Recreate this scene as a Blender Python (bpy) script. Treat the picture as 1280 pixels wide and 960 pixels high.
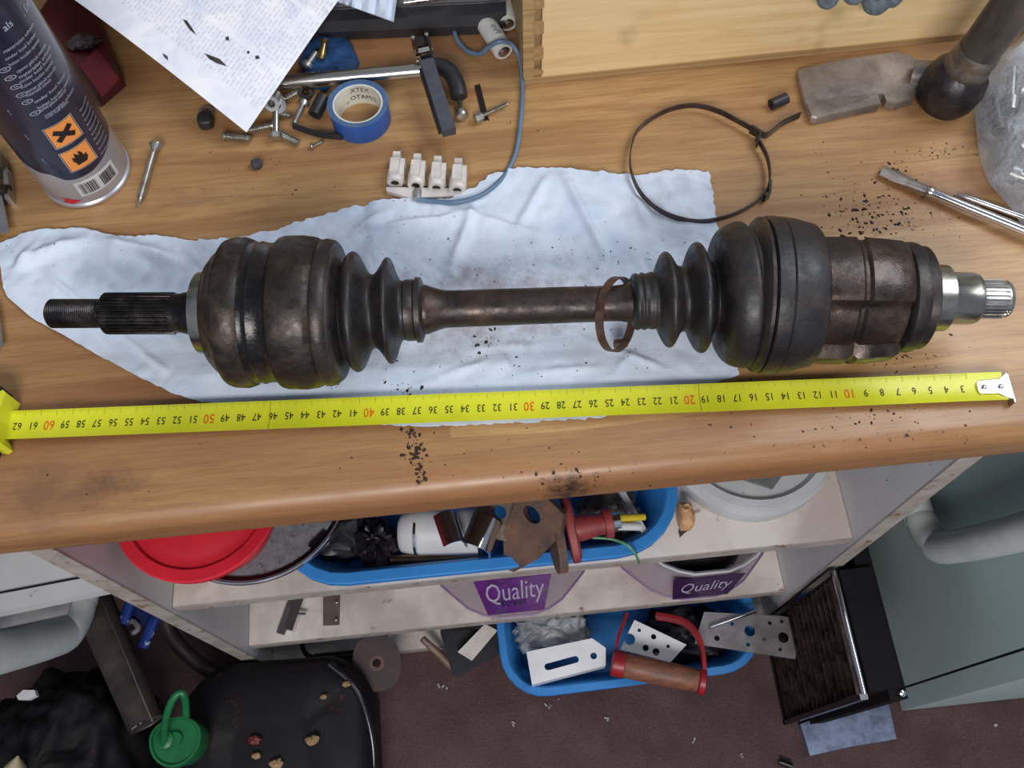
import bpy, bmesh, math, random
from mathutils import Vector, Matrix, noise, geometry
for o in list(bpy.data.objects): bpy.data.objects.remove(o)
S = bpy.context.scene
C = S.collection
random.seed(7)
PI = math.pi
FLOOR = 0.0
BT = 0.60                      # height of the bench top above the floor (all z below are relative to the bench top)

# ------------------------------------------------------------------ camera
F_PX = 1150.0
pitch = math.atan(530.6 / F_PX); roll = math.radians(2.6); psi = math.radians(-3.2)
CAM = Vector((0, 0, BT + 0.527))
_f = Vector((0, math.sin(pitch), -math.cos(pitch))); _r = Vector((1, 0, 0)); _u = _r.cross(_f)
_R = math.cos(roll) * _r - math.sin(roll) * _u
_U = math.cos(roll) * _u + math.sin(roll) * _r
_rz = Matrix.Rotation(psi, 3, 'Z')
R_, U_, F_ = _rz @ _R, _rz @ _U, _rz @ _f
cd = bpy.data.cameras.new('camera'); cam = bpy.data.objects.new('camera', cd); C.objects.link(cam)
cd.sensor_fit = 'HORIZONTAL'; cd.sensor_width = 36; cd.lens = 36 * F_PX / 1280; cd.clip_start = 0.01
m3 = Matrix((R_, U_, -F_)).transposed()
cam.matrix_world = Matrix.Translation(CAM) @ m3.to_4x4()
S.camera = cam

# ------------------------------------------------------------------ world, lamps, exposure
w = bpy.data.worlds.new('world'); S.world = w; w.use_nodes = True
bg = w.node_tree.nodes['Background']; bg.inputs[0].default_value = (0.72, 0.80, 1.0, 1); bg.inputs[1].default_value = 0.30
def area(name, loc, target, sx, sy, power, col):
    l = bpy.data.lights.new(name, 'AREA'); l.shape = 'RECTANGLE'; l.size = sx; l.size_y = sy; l.energy = power; l.color = col
    o = bpy.data.objects.new(name, l); C.objects.link(o); o.location = loc
    o.rotation_euler = (Vector(target) - Vector(loc)).to_track_quat('-Z', 'Y').to_euler(); return o
area('workshop_window_light', (0.95, 0.42, BT + 1.25), (0.20, 0.28, BT), 0.9, 0.7, 14, (0.90, 0.95, 1.0))
area('front_fill_light', (-0.10, -0.88, BT + 0.95), (0.22, 0.2, BT - 0.25), 0.7, 0.4, 18, (1.0, 0.96, 0.92))  # fill lamp added in front to brighten the shelves and the appliance side
S.view_settings.view_transform = 'Standard'; S.view_settings.look = 'None'; S.view_settings.gamma = 1
S.view_settings.use_curve_mapping = False; S.view_settings.exposure = 0.0

# ------------------------------------------------------------------ placing helpers
def ray(px, py): return F_ + R_ * ((px - 640) / F_PX) - U_ * ((py - 480) / F_PX)
def at(px, py, z=0.0):
    """world point at height z above the bench top seen at (px, py)"""
    d = ray(px, py); t = (BT + z - CAM.z) / d.z
    return CAM + d * t
def atp(px, py, p0, n):
    d = ray(px, py); t = (Vector(p0) - CAM).dot(n) / d.dot(n); return CAM + d * t
def smooth(pts, k=6):
    """Catmull-Rom through pts"""
    pts = [Vector(p) for p in pts]; out = []
    for i in range(len(pts) - 1):
        p0 = pts[max(i - 1, 0)]; p1 = pts[i]; p2 = pts[i + 1]; p3 = pts[min(i + 2, len(pts) - 1)]
        for j in range(k):
            t = j / k
            out.append(0.5 * ((2 * p1) + (p2 - p0) * t + (2 * p0 - 5 * p1 + 4 * p2 - p3) * t * t + (3 * p1 - p0 - 3 * p2 + p3) * t ** 3))
    out.append(pts[-1]); return out

# ------------------------------------------------------------------ materials
def lin(c):
    return tuple(((v / 255) / 12.92 if v / 255 <= 0.04045 else ((v / 255 + 0.055) / 1.055) ** 2.4) for v in c) + (1,)
_mats = {}
class NT:
    def __init__(s, name):
        s.m = bpy.data.materials.new(name); s.m.use_nodes = True; s.t = s.m.node_tree; s.b = s.t.nodes['Principled BSDF']
        s.tc = s.t.nodes.new('ShaderNodeTexCoord')
    def n(s, typ, **k):
        x = s.t.nodes.new(typ)
        for a, v in k.items(): setattr(x, a, v)
        return x
    def l(s, a, b): s.t.links.new(a, b)
    def mapping(s, scale=(1, 1, 1), src='Object', loc=(0, 0, 0), rot=(0, 0, 0)):
        mp = s.n('ShaderNodeMapping'); mp.inputs['Scale'].default_value = scale; mp.inputs['Location'].default_value = loc; mp.inputs['Rotation'].default_value = rot
        s.l(s.tc.outputs[src], mp.inputs['Vector']); return mp.outputs[0]
    def noise(s, vec, scale, detail=4, rough=0.55, dist=0):
        x = s.n('ShaderNodeTexNoise'); x.inputs['Scale'].default_value = scale; x.inputs['Detail'].default_value = detail
        x.inputs['Roughness'].default_value = rough; x.inputs['Distortion'].default_value = dist; s.l(vec, x.inputs['Vector']); return x.outputs[0]
    def ramp(s, fac, stops):
        r = s.n('ShaderNodeValToRGB'); e = r.color_ramp.elements
        while len(e) > 1: e.remove(e[-1])
        e[0].position = stops[0][0]; e[0].color = stops[0][1]
        for p, c in stops[1:]:
            q = e.new(p); q.color = c
        s.l(fac, r.inputs[0]); return r.outputs[0]
    def mix(s, fac, a, b, mode='MIX'):
        x = s.n('ShaderNodeMix', data_type='RGBA', blend_type=mode)
        for sock, v in ((x.inputs[0], fac), (x.inputs[6], a), (x.inputs[7], b)):
            if isinstance(v, (int, float)): sock.default_value = v
            elif isinstance(v, tuple): sock.default_value = v
            else: s.l(v, sock)
        return x.outputs[2]
    def math(s, op, a, b=0.0, c=0.0, clamp=False):
        x = s.n('ShaderNodeMath', operation=op, use_clamp=clamp)
        for i, v in enumerate((a, b, c)):
            if isinstance(v, (int, float)): x.inputs[i].default_value = v
            else: s.l(v, x.inputs[i])
        return x.outputs[0]
    def bump(s, h, strength=0.3, dist=0.001):
        x = s.n('ShaderNodeBump'); x.inputs['Strength'].default_value = strength; x.inputs['Distance'].default_value = dist
        s.l(h, x.inputs['Height']); s.l(x.outputs[0], s.b.inputs['Normal'])
def M(name, c1, c2=None, rough=0.5, metal=0.0, scale=60, lo=0.35, hi=0.65, bump=0.15, bdist=0.0006, rough2=None, alpha=1.0, trans=0.0, coat=0.0, stretch=(1, 1, 1), spots=None, spec=0.5):
    if name in _mats: return _mats[name]
    k = NT(name); v = k.mapping(stretch)
    n1 = k.noise(v, scale, 5, 0.6, 0.3)
    col = k.ramp(n1, [(lo, lin(c1)), (hi, lin(c2 or tuple(min(255, x * 0.86) for x in c1)))])
    if spots:
        n2 = k.noise(v, spots[1], 3, 0.7)
        col = k.mix(k.ramp(n2, [(spots[2], (0, 0, 0, 1)), (spots[2] + 0.07, (1, 1, 1, 1))]), col, lin(spots[0]))
    k.l(col, k.b.inputs['Base Color'])
    if rough2 is not None:
        rr = k.ramp(k.noise(v, scale * 0.6, 3), [(0.4, (rough,) * 3 + (1,)), (0.62, (rough2,) * 3 + (1,))]); k.l(rr, k.b.inputs['Roughness'])
    else: k.b.inputs['Roughness'].default_value = rough
    k.b.inputs['Metallic'].default_value = metal; k.b.inputs['Alpha'].default_value = alpha
    k.b.inputs['Transmission Weight'].default_value = trans; k.b.inputs['Coat Weight'].default_value = coat
    k.b.inputs['Specular IOR Level'].default_value = spec
    if bump: k.bump(k.noise(v, scale * 3, 4), bump, bdist)
    _mats[name] = k.m; return k.m

def mat_worktop():
    k = NT('laminate_wood'); v = k.mapping((1, 1, 1))
    sep = k.n('ShaderNodeSeparateXYZ'); k.l(v, sep.inputs[0])
    # staves along x
    wob = k.math('MULTIPLY', k.noise(k.mapping((1.5, 3, 1)), 2.0, 2), 0.05)
    yy = k.math('ADD', sep.outputs[1], wob)
    st = k.math('FLOOR', k.math('MULTIPLY', yy, 17.0))
    wn = k.n('ShaderNodeTexWhiteNoise', noise_dimensions='1D'); k.l(st, wn.inputs['W'])
    xs = k.math('FLOOR', k.math('MULTIPLY_ADD', sep.outputs[0], 1.15, k.math('MULTIPLY', wn.outputs[0], 7.0)))
    cb = k.n('ShaderNodeCombineXYZ'); k.l(st, cb.inputs[0]); k.l(xs, cb.inputs[1])
    wn2 = k.n('ShaderNodeTexWhiteNoise', noise_dimensions='2D'); k.l(cb.outputs[0], wn2.inputs['Vector'])
    grain = k.noise(k.mapping((1.6, 22, 22), rot=(0, 0, 0.015)), 7, 6, 0.62, 0.6)
    g2 = k.noise(k.mapping((6, 110, 110)), 6, 4, 0.6, 0.2)
    base = k.ramp(wn2.outputs[0], [(0.0, lin((136, 98, 64))), (0.3, lin((166, 128, 83))), (0.7, lin((180, 143, 95))), (1.0, lin((146, 106, 70)))])
    col = k.mix(k.ramp(grain, [(0.34, (0.45, 0.45, 0.45, 1)), (0.58, (0, 0, 0, 1))]), base, lin((132, 88, 58)))
    col = k.mix(k.ramp(g2, [(0.36, (0.3, 0.3, 0.3, 1)), (0.52, (0, 0, 0, 1))]), col, lin((108, 72, 46)))
    band = k.noise(k.mapping((.9, 15, 15), rot=(0, 0, .03)), 2.2, 4, .6, .3)
    col = k.mix(k.ramp(band, [(.38, (.55,) * 3 + (1,)), (.54, (0, 0, 0, 1))]), col, lin((128, 82, 52)))
    # grimy worn patch near the left front, knot mark and burn on the nose
    def blob(cx, cy, sx, sy, th, colr, amt=0.75, nz=30):
        nonlocal col
        mp = k.mapping((1 / sx, 1 / sy, 0), loc=(-cx / sx, -cy / sy, 0))
        ln = k.n('ShaderNodeVectorMath', operation='LENGTH'); k.l(mp, ln.inputs[0])
        d = k.math('ADD', ln.outputs['Value'], k.math('MULTIPLY', k.math('SUBTRACT', k.noise(v, nz, 5, 0.7), 0.5), 2.6))
        f = k.ramp(d, [(0.0, (amt,) * 3 + (1,)), (th, (0, 0, 0, 1))])
        col = k.mix(f, col, lin(colr))
    p = at(62, 618); blob(p.x, p.y, .065, .022, 1.15, (108, 80, 62), .7, 38)
    p = at(140, 605); blob(p.x, p.y, .022, .012, 0.9, (84, 62, 52), .7, 50)
    p = at(640, 592); blob(p.x, p.y, .07, .022, .8, (150, 104, 66), .5, 25)
    p = at(712, 600); blob(p.x, p.y, .02, .007, 0.9, (38, 26, 22), .95, 120)
    p = at(1180, 250); blob(p.x, p.y, .05, .03, 0.8, (112, 70, 44), .5, 60)
    p = at(230, 250); blob(p.x, p.y, .06, .02, 0.7, (120, 92, 74), .35, 60)
    p = at(592, 120); blob(p.x, p.y, .008, .007, 0.8, (160, 70, 36), .8, 160)
    k.l(col, k.b.inputs['Base Color'])
    rr = k.ramp(k.noise(v, 14, 3), [(0.35, (0.34,) * 3 + (1,)), (0.65, (0.5,) * 3 + (1,))]); k.l(rr, k.b.inputs['Roughness'])
    k.b.inputs['Coat Weight'].default_value = 0.12; k.b.inputs['Coat Roughness'].default_value = 0.25
    k.bump(grain, 0.08, 0.0004); return k.m
def mat_grainwood(name, c1, c2, sc=(2, 30, 30), rough=0.45):
    k = NT(name); g = k.noise(k.mapping(sc), 5, 5, 0.6, 0.5)
    col = k.ramp(g, [(0.3, lin(c1)), (0.68, lin(c2))])
    sp = k.noise(k.mapping(), 26, 2, 0.5)
    col = k.mix(k.ramp(sp, [(0.62, (0, 0, 0, 1)), (0.76, (0.4, 0.4, 0.4, 1))]), col, lin((120, 100, 66)))
    k.l(col, k.b.inputs['Base Color']); k.b.inputs['Roughness'].default_value = rough; k.bump(g, 0.1, 0.0005); return k.m
def mat_carpet():
    k = NT('floor_carpet'); v = k.mapping(); n1 = k.noise(v, 420, 3, 0.7); n2 = k.noise(v, 14, 5, 0.65)
    col = k.ramp(n2, [(0.3, lin((80, 62, 64))), (0.7, lin((106, 84, 84)))])
    col = k.mix(k.ramp(n1, [(0.3, (0.6,) * 3 + (1,)), (0.6, (0, 0, 0, 1))]), col, lin((58, 44, 44)))
    k.l(col, k.b.inputs['Base Color']); k.b.inputs['Roughness'].default_value = 0.95; k.b.inputs['Specular IOR Level'].default_value = 0.15; k.bump(n1, 0.6, 0.002); return k.m
def mat_paint(name, c1, c2, scale=9, rough=0.45):
    return M(name, c1, c2, rough=rough, scale=scale, bump=0.06, spots=((112, 88, 68), 34, 0.70))
def mat_towel():
    k = NT('paper_towel'); v = k.mapping(); n = k.noise(v, 18, 5, 0.65)
    col = k.ramp(n, [(0.3, lin((182, 196, 216))), (0.7, lin((214, 223, 236)))])
    d = k.noise(v, 9, 5, 0.72, 0.8); col = k.mix(k.ramp(d, [(0.56, (0, 0, 0, 1)), (0.72, (0.55, 0.55, 0.55, 1))]), col, lin((140, 140, 148)))
    s2 = k.noise(v, 240, 2, 0.5); gate = k.ramp(k.noise(v, 13, 2), [(0.48, (0, 0, 0, 1)), (0.6, (1, 1, 1, 1))])
    sp = k.math('MULTIPLY', k.ramp(s2, [(0.70, (0, 0, 0, 1)), (0.76, (1, 1, 1, 1))]), gate)
    col = k.mix(sp, col, lin((46, 38, 36)))
    p = at(600, 385)                                        # brown grease wiped around the shaft
    mp = k.mapping((1 / .10, 1 / .035, 0), loc=(-p.x / .10, -p.y / .035, 0)); ln = k.n('ShaderNodeVectorMath', operation='LENGTH'); k.l(mp, ln.inputs[0])
    dd = k.math('ADD', ln.outputs['Value'], k.math('MULTIPLY', k.math('SUBTRACT', k.noise(v, 60, 5, 0.75), 0.5), 2.4))
    col = k.mix(k.ramp(dd, [(0.3, (0.55,) * 3 + (1,)), (1.1, (0, 0, 0, 1))]), col, lin((118, 92, 80)))
    k.l(col, k.b.inputs['Base Color']); k.b.inputs['Roughness'].default_value = 0.85; k.b.inputs['Specular IOR Level'].default_value = 0.2
    k.b.inputs['Subsurface Weight'].default_value = 0.0
    k.bump(k.noise(v, 700, 2), 0.35, 0.0006); return k.m
def mat_axle(name, c1, c2, c3, r1, r2, metal=0.0, sc=40, bmp=0.35):
    k = NT(name); v = k.mapping(); n = k.noise(v, sc, 6, 0.7, 0.4); n2 = k.noise(v, sc * 2.3, 5, 0.7)
    col = k.ramp(n, [(0.32, lin(c1)), (0.52, lin(c2)), (0.72, lin(c3))])
    k.l(col, k.b.inputs['Base Color']); rr = k.ramp(n2, [(0.38, (r1,) * 3 + (1,)), (0.62, (r2,) * 3 + (1,))]); k.l(rr, k.b.inputs['Roughness'])
    k.b.inputs['Metallic'].default_value = metal; k.bump(k.noise(v, sc * 5, 5, 0.7), bmp, 0.0009); return k.m

# ------------------------------------------------------------------ mesh builder
class MB:
    def __init__(s): s.v = []; s.f = []
    def add(s, vs, fs):
        b = len(s.v); s.v += [Vector(p) for p in vs]; s.f += [tuple(i + b for i in f) for f in fs]; return s
    def loft(s, loops, cap0=True, cap1=True, close=False):
        n = len(loops[0]); vs = [p for l in loops for p in l]; fs = []
        for i in range(len(loops) - 1 + (1 if close else 0)):
            a = i * n; b = ((i + 1) % len(loops)) * n
            for j in range(n): fs.append((a + j, a + (j + 1) % n, b + (j + 1) % n, b + j))
        if not close:
            if cap0: fs.append(tuple(range(n))[::-1])
            if cap1: fs.append(tuple(range((len(loops) - 1) * n, len(loops) * n)))
        return s.add(vs, fs)
    def box(s, c, d, rot=None):
        vs = []
        for z in (-1, 1):
            for x, y in ((-1, -1), (1, -1), (1, 1), (-1, 1)):
                p = Vector((x * d[0] / 2, y * d[1] / 2, z * d[2] / 2)); vs.append((rot @ p if rot else p) + Vector(c))
        return s.add(vs, [(3, 2, 1, 0), (4, 5, 6, 7), (0, 1, 5, 4), (1, 2, 6, 5), (2, 3, 7, 6), (3, 0, 4, 7)])
    def lathe(s, prof, o=(0, 0, 0), d=(0, 0, 1), n=48, fn=None, close=False):
        o = Vector(o); d = Vector(d).normalized(); a = d.orthogonal().normalized(); b = d.cross(a)
        L = []
        for q in prof:
            t, r = q[0], max(q[1], 1e-5)
            L.append([o + d * t + (a * math.cos(2 * PI * j / n) + b * math.sin(2 * PI * j / n)) * (r * (fn(2 * PI * j / n, t) if fn else 1)) for j in range(n)])
        return s.loft(L, close=close)
    def tube(s, pts, r, n=10, flat=1.0, up=None):
        pts = [Vector(p) for p in pts]; rs = r if isinstance(r, (list, tuple)) else [r] * len(pts); L = []
        t0 = (pts[1] - pts[0]).normalized(); a = (Vector(up).cross(t0).normalized() if up else t0.orthogonal().normalized())
        for i, p in enumerate(pts):
            t = (pts[min(i + 1, len(pts) - 1)] - pts[max(i - 1, 0)]).normalized()
            if up: a = Vector(up).cross(t).normalized()
            else: a = (a - t * a.dot(t)).normalized()
            b = t.cross(a)
            L.append([p + a * math.cos(2 * PI * j / n) * rs[i] + b * math.sin(2 * PI * j / n) * rs[i] * flat for j in range(n)])
        return s.loft(L)
    def strap(s, pts, wdt, th, up=(0, 0, 1), close=False):
        """flat strap: width along up, thickness across"""
        pts = [Vector(p) for p in pts]; L = []; n = len(pts)
        for i, p in enumerate(pts):
            a, b = (pts[(i - 1) % n], pts[(i + 1) % n]) if close else (pts[max(i - 1, 0)], pts[min(i + 1, n - 1)])
            t = (b - a).normalized(); u = Vector(up[i] if isinstance(up, list) else up).normalized(); u = (u - t * u.dot(t)).normalized(); sd = t.cross(u)
            L.append([p + u * wdt / 2 + sd * th / 2, p - u * wdt / 2 + sd * th / 2, p - u * wdt / 2 - sd * th / 2, p + u * wdt / 2 - sd * th / 2])
        return s.loft(L, close=close)
    def prism(s, poly, z0, z1):
        """poly of world points or xy, z relative to bench top"""
        return s.loft([[Vector((p[0], p[1], BT + z0)) for p in poly], [Vector((p[0], p[1], BT + z1)) for p in poly]])
    def plate(s, outer, holes, th, mx):
        """flat plate with real holes, local xy -> mx"""
        pts = [Vector(p) for p in outer]; edges = [(i, (i + 1) % len(outer)) for i in range(len(outer))]
        hl = []
        for (cx, cy, rx, ry) in holes:
            h = [Vector((cx + rx * math.cos(2 * PI * i / 14), cy + ry * math.sin(2 * PI * i / 14))) for i in range(14)]
            if rx > 2.2 * ry:
                h = [Vector((cx + (rx - ry) * (1 if math.cos(2 * PI * (i + .5) / 14) > 0 else -1) + ry * math.cos(2 * PI * (i + .5) / 14), cy + ry * math.sin(2 * PI * (i + .5) / 14))) for i in range(14)]
            b = len(pts); pts += h; edges += [(b + i, b + (i + 1) % 14) for i in range(14)]; hl.append(h)
        ov, oe, of = geometry.delaunay_2d_cdt(pts, edges, [], 0, 1e-6)[:3]
        def inside(p, poly):
            c = False
            for i in range(len(poly)):
                a, b = poly[i], poly[i - 1]
                if (a[1] > p[1]) != (b[1] > p[1]) and p[0] < (b[0] - a[0]) * (p[1] - a[1]) / (b[1] - a[1]) + a[0]: c = not c
            return c
        keep = []
        for f in of:
            c = sum((ov[i] for i in f), Vector((0, 0))) / len(f)
            if inside(c, outer) and not any(inside(c, h) for h in hl): keep.append(tuple(f))
        n = len(ov); vs = [mx @ Vector((p.x, p.y, th / 2)) for p in ov] + [mx @ Vector((p.x, p.y, -th / 2)) for p in ov]
        fs = list(keep) + [tuple(i + n for i in f[::-1]) for f in keep]; cnt = {}
        for f in keep:
            for i in range(len(f)):
                e = (f[i], f[(i + 1) % len(f)]); cnt[e] = 1
        for (a, b) in cnt:
            if (b, a) not in cnt: fs.append((b, a, a + n, b + n))
        return s.add(vs, fs)
    def build(s, name, mat, parent=None, sm=False, bevel=0, label=None, kind=None, origin=None, seg=1):
        o0 = Vector(parent.location) if parent is not None and parent.get('_w') else Vector((0, 0, 0))
        if parent is None:
            if origin is not None: o0 = Vector(origin)
            else:
                c = sum(s.v, Vector()) / len(s.v); o0 = Vector((c.x, c.y, min(p.z for p in s.v)))
        me = bpy.data.meshes.new(name)
        bm = bmesh.new(); vv = [bm.verts.new(p - o0) for p in s.v]
        for f in s.f:
            if len(set(f)) < 3: continue
            try: bm.faces.new([vv[i] for i in f])
            except ValueError: pass
        if bevel:
            es = [e for e in bm.edges if len(e.link_faces) == 2 and e.calc_face_angle(0) > 0.7]
            bmesh.ops.bevel(bm, geom=es, offset=bevel, segments=seg, affect='EDGES', clamp_overlap=True)
        bmesh.ops.recalc_face_normals(bm, faces=bm.faces)
        bm.to_mesh(me); bm.free()
        me.materials.append(mat)
        if sm:
            me.polygons.foreach_set('use_smooth', [True] * len(me.polygons))
            if sm != 2: me.set_sharp_from_angle(angle=math.radians(38))
        ob = bpy.data.objects.new(name, me); C.objects.link(ob)
        if parent is None: ob.location = o0
        else:
            ob.parent = parent
            if parent.get('_w') is None and parent.type == 'MESH': pass
        if parent is not None and parent.type == 'MESH': ob['_s'] = 1
        if label: ob['label'] = label
        if kind: ob['kind'] = kind
        return ob
    def sub(s, name, mat, parent, **k):
        """sub-part: the parent is a part whose own origin is its thing's"""
        th = parent.parent if parent.parent else parent
        loc = Vector(th.location)
        s.v = [p - loc for p in s.v]
        return s.build(name, mat, parent, **k)
def thing(name, label, cat, loc, group=None):
    o = bpy.data.objects.new(name, None); C.objects.link(o); o.location = Vector(loc); o.empty_display_size = 0.02
    o['label'] = label; o['category'] = cat; o['_w'] = 1
    if group: o['group'] = group
    return o
def tag(o, label, cat, group=None, kind=None):
    o['label'] = label; o['category'] = cat
    if group: o['group'] = group
    if kind: o['kind'] = kind
    return o
def struct(o): o['kind'] = 'structure'; return o
def text_geo(txt, size):
    cu = bpy.data.curves.new('t', 'FONT'); cu.body = txt; cu.size = size; cu.align_x = 'CENTER'; cu.align_y = 'CENTER'; cu.resolution_u = 2
    o = bpy.data.objects.new('t', cu); C.objects.link(o); dg = bpy.context.evaluated_depsgraph_get(); dg.update()
    me = o.evaluated_get(dg).to_mesh(); vs = [v.co.copy() for v in me.vertices]; fs = [tuple(p.vertices) for p in me.polygons]
    o.evaluated_get(dg).to_mesh_clear(); bpy.data.objects.remove(o); bpy.data.curves.remove(cu); return vs, fs
def rrect(cx, cy, z, wx, wy, r, n=6, rot=0.0):
    out = []
    for k, (sx, sy) in enumerate(((1, 1), (-1, 1), (-1, -1), (1, -1))):
        for i in range(n + 1):
            a = PI / 2 * (k + i / n)
            x = sx * (wx / 2 - r) + r * math.cos(a); y = sy * (wy / 2 - r) + r * math.sin(a)
            out.append(Vector((cx + x * math.cos(rot) - y * math.sin(rot), cy + x * math.sin(rot) + y * math.cos(rot), BT + z)))
    return out
def blobmesh(c, dims, amp=0.12, fr=3.0, seed=0, nu=36, nv=20, e=1.0, flatten=True):
    """closed lumpy body"""
    mb = MB(); L = []; c = Vector(c)
    def sp(v, p): return math.copysign(abs(v) ** p, v)
    for i in range(nv + 1):
        ph = -PI / 2 + PI * (0.02 + 0.96 * i / nv); lo = []
        for j in range(nu):
            th = 2 * PI * j / nu
            p = Vector((sp(math.cos(ph), e) * sp(math.cos(th), e), sp(math.cos(ph), e) * sp(math.sin(th), e), sp(math.sin(ph), e)))
            k = 1 + amp * noise.fractal(p * fr + Vector((seed * 7.3, seed, 0)), 0.8, 2.1, 4)
            q = Vector((p.x * dims[0] / 2 * k, p.y * dims[1] / 2 * k, p.z * dims[2] / 2 * (k if p.z > 0 else 1)))
            lo.append(c + q)
        L.append(lo)
    return mb.loft(L)

# ------------------------------------------------------------------ materials used
W = mat_worktop()
m_white = mat_paint('white_board', (205, 205, 207), (188, 188, 192))
m_shelf = M('shelf_board', (216, 208, 202), (184, 172, 166), rough=0.5, scale=11, lo=.42, hi=.6, bump=0.08, spots=((138, 112, 96), 30, 0.66))
m_edge = M('board_edge', (176, 168, 162), (150, 140, 134), rough=0.6, scale=40, spots=((128, 98, 72), 70, .6))
m_black = M('black_plastic', (30, 30, 34), (44, 44, 50), rough=0.45, scale=50)
m_blackg = M('glossy_black', (14, 13, 16), (26, 23, 28), rough=0.18, scale=30)
m_steel = M('bright_steel', (196, 194, 190), (150, 148, 146), rough=0.25, metal=1.0, scale=50, rough2=0.4)
m_zinc = M('zinc_plate', (190, 190, 192), (158, 158, 164), rough=0.35, metal=0.85, scale=30, rough2=0.5)
m_chrome = M('chrome', (225, 225, 228), (205, 205, 210), rough=0.1, metal=1.0, scale=20, bump=0)
m_blue = M('blue_plastic', (58, 138, 208), (48, 122, 192), rough=0.4, scale=12, bump=0.05)
m_red = M('red_plastic', (205, 36, 52), (184, 28, 44), rough=0.4, scale=14, bump=0.05, spots=((224, 130, 130), 60, 0.72))

# ------------------------------------------------------------------ structure
o = struct(MB().add([(-2, -1.6, 0), (2, -1.6, 0), (2, 0.9, 0), (-2, 0.9, 0), (-2, -1.6, -.05), (2, -1.6, -.05), (2, .9, -.05), (-2, .9, -.05)],
      [(0, 1, 2, 3), (7, 6, 5, 4), (0, 4, 5, 1), (1, 5, 6, 2), (2, 6, 7, 3), (3, 7, 4, 0)]).build('floor', mat_carpet(), origin=(0, 0, 0)))
o = struct(MB().box((0, 0.95, 1.2), (4, 0.1, 2.5)).build('wall_back', M('wall_paint', (170, 168, 160), (150, 148, 142), rough=0.8, scale=8), origin=(0, .9, 0)))

# worktop: profile extruded along x, round nose at the front
Y0 = 0.1745; TH = 0.037
prof = [(0.89, 0.0)]
rn = 0.0145
for i in range(9):
    a = PI / 2 + PI / 2 * i / 8; prof.append((Y0 + rn + rn * math.cos(a), -rn + rn * math.sin(a)))
prof += [(Y0, -TH + 0.010)]
for i in range(5):
    a = PI + PI / 2 * i / 4; prof.append((Y0 + .008 + .008 * math.cos(a), -TH + .008 + .008 * math.sin(a)))
prof += [(0.89, -TH)]
L = []
for i in range(61):
    x = -0.75 + 1.6 * i / 60; L.append([Vector((x, y, BT + z)) for y, z in prof])
wt = MB().loft(L).build('worktop', W, sm=True, origin=(0, 0, BT))
tag(wt, 'brown wood-effect worktop with a rounded front edge and greasy stains', 'worktop')

# ------------------------------------------------------------------ cabinet with shelves
CX0, CX1 = -0.300, 0.312; PT = 0.015; CF = 0.178; CBK = 0.50
cab = thing('shelf_unit', 'white open shelf unit under the worktop, with two chipped shelves', 'shelf unit', (0, 0.33, 0))
for x in (CX0 + PT / 2, CX1 - PT / 2):
    sp_ = MB().box((x, (CF + CBK) / 2, BT / 2 - TH / 2), (PT, CBK - CF, BT - TH)).build('side_panel', m_white, cab, bevel=.0006)
    e_ = MB().box((x, CF - .0006, BT / 2 - TH / 2), (PT + .0006, .0012, BT - TH)); e_.sub('edging', m_edge, sp_)
MB().box((0.006, CBK - .004, BT / 2), (CX1 - CX0 - 2 * PT, .006, BT - 2 * TH)).build('back_panel', m_white, cab)
def shelf(zt, yf, name='shelf'):
    w_ = CX1 - CX0 - 2 * PT - .001
    sh = MB().box(((CX0 + CX1) / 2, (yf + CBK - .01) / 2, BT + zt - .008), (w_, CBK - .01 - yf, .016)).build(name, m_shelf, cab, bevel=.0008)
    MB().box(((CX0 + CX1) / 2, yf - .0006, BT + zt - .008), (w_, .0012, .0155)).sub('edging', m_edge, sh)
    return sh
shelf(-.25, .183); shelf(-.48, .187)
shelf(-.583, .182, 'base_panel')

# ------------------------------------------------------------------ helpers on the axle
zA = 0.0490; SC = 2098.0
def axis_pts(xa, ya, xb, yb, z=zA):
    a, b = at(xa, ya, z), at(xb, yb, z); return a, (b - a).normalized(), (b - a).length / (xb - xa)
m_rub = mat_axle('boot_rubber', (20, 19, 21), (30, 27, 29), (58, 46, 42), 0.36, 0.6)
m_joint = mat_axle('greasy_joint', (20, 17, 17), (40, 33, 30), (78, 62, 50), 0.26, 0.6, 0.3)
m_grease = mat_axle('wet_grease', (12, 11, 12), (26, 23, 24), (60, 52, 48), 0.08, 0.28, 0.2, 60)
m_rust = mat_axle('rusty_bar', (30, 25, 25), (50, 39, 36), (88, 66, 54), 0.3, 0.6, 0.35, 34)
m_band = mat_axle('dark_band', (34, 33, 35), (52, 48, 48), (70, 60, 56), 0.3, 0.5, 0.5)
m_house = mat_axle('brown_housing', (38, 31, 28), (64, 52, 46), (104, 86, 72), 0.16, 0.5, 0.5, 28)
m_spl = mat_axle('oiled_spline', (26, 25, 27), (48, 45, 46), (84, 78, 76), 0.22, 0.4, 0.8, 50)
m_mach = mat_axle('machined_steel', (128, 124, 112), (170, 168, 158), (196, 194, 186), 0.2, 0.34, 1.0, 24, 0.05)
axle = thing('drive_shaft', 'black greasy car drive shaft with ribbed rubber boots, lying across the towel', 'car part', at(640, 400, 0))
A, D, K = axis_pts(60, 392, 430, 391)
def seg(mb, o, d, k, x0, pr, n=64, fn=None):
    return mb.lathe([((x - x0) * k, h / SC) for x, h in pr], o, d, n, fn)
thr = []
for i in range(24):
    x = 64 + i * 2.5; thr += [(x, 17.6), (x + 1.25, 18.5)]
seg(MB(), A, D, K, 60, [(59.5, 6), (60, 12), (63.5, 17.2)] + thr + [(126, 15.5), (131, 15.5)]).build('threaded_tip', m_spl, axle, sm=True)
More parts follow.
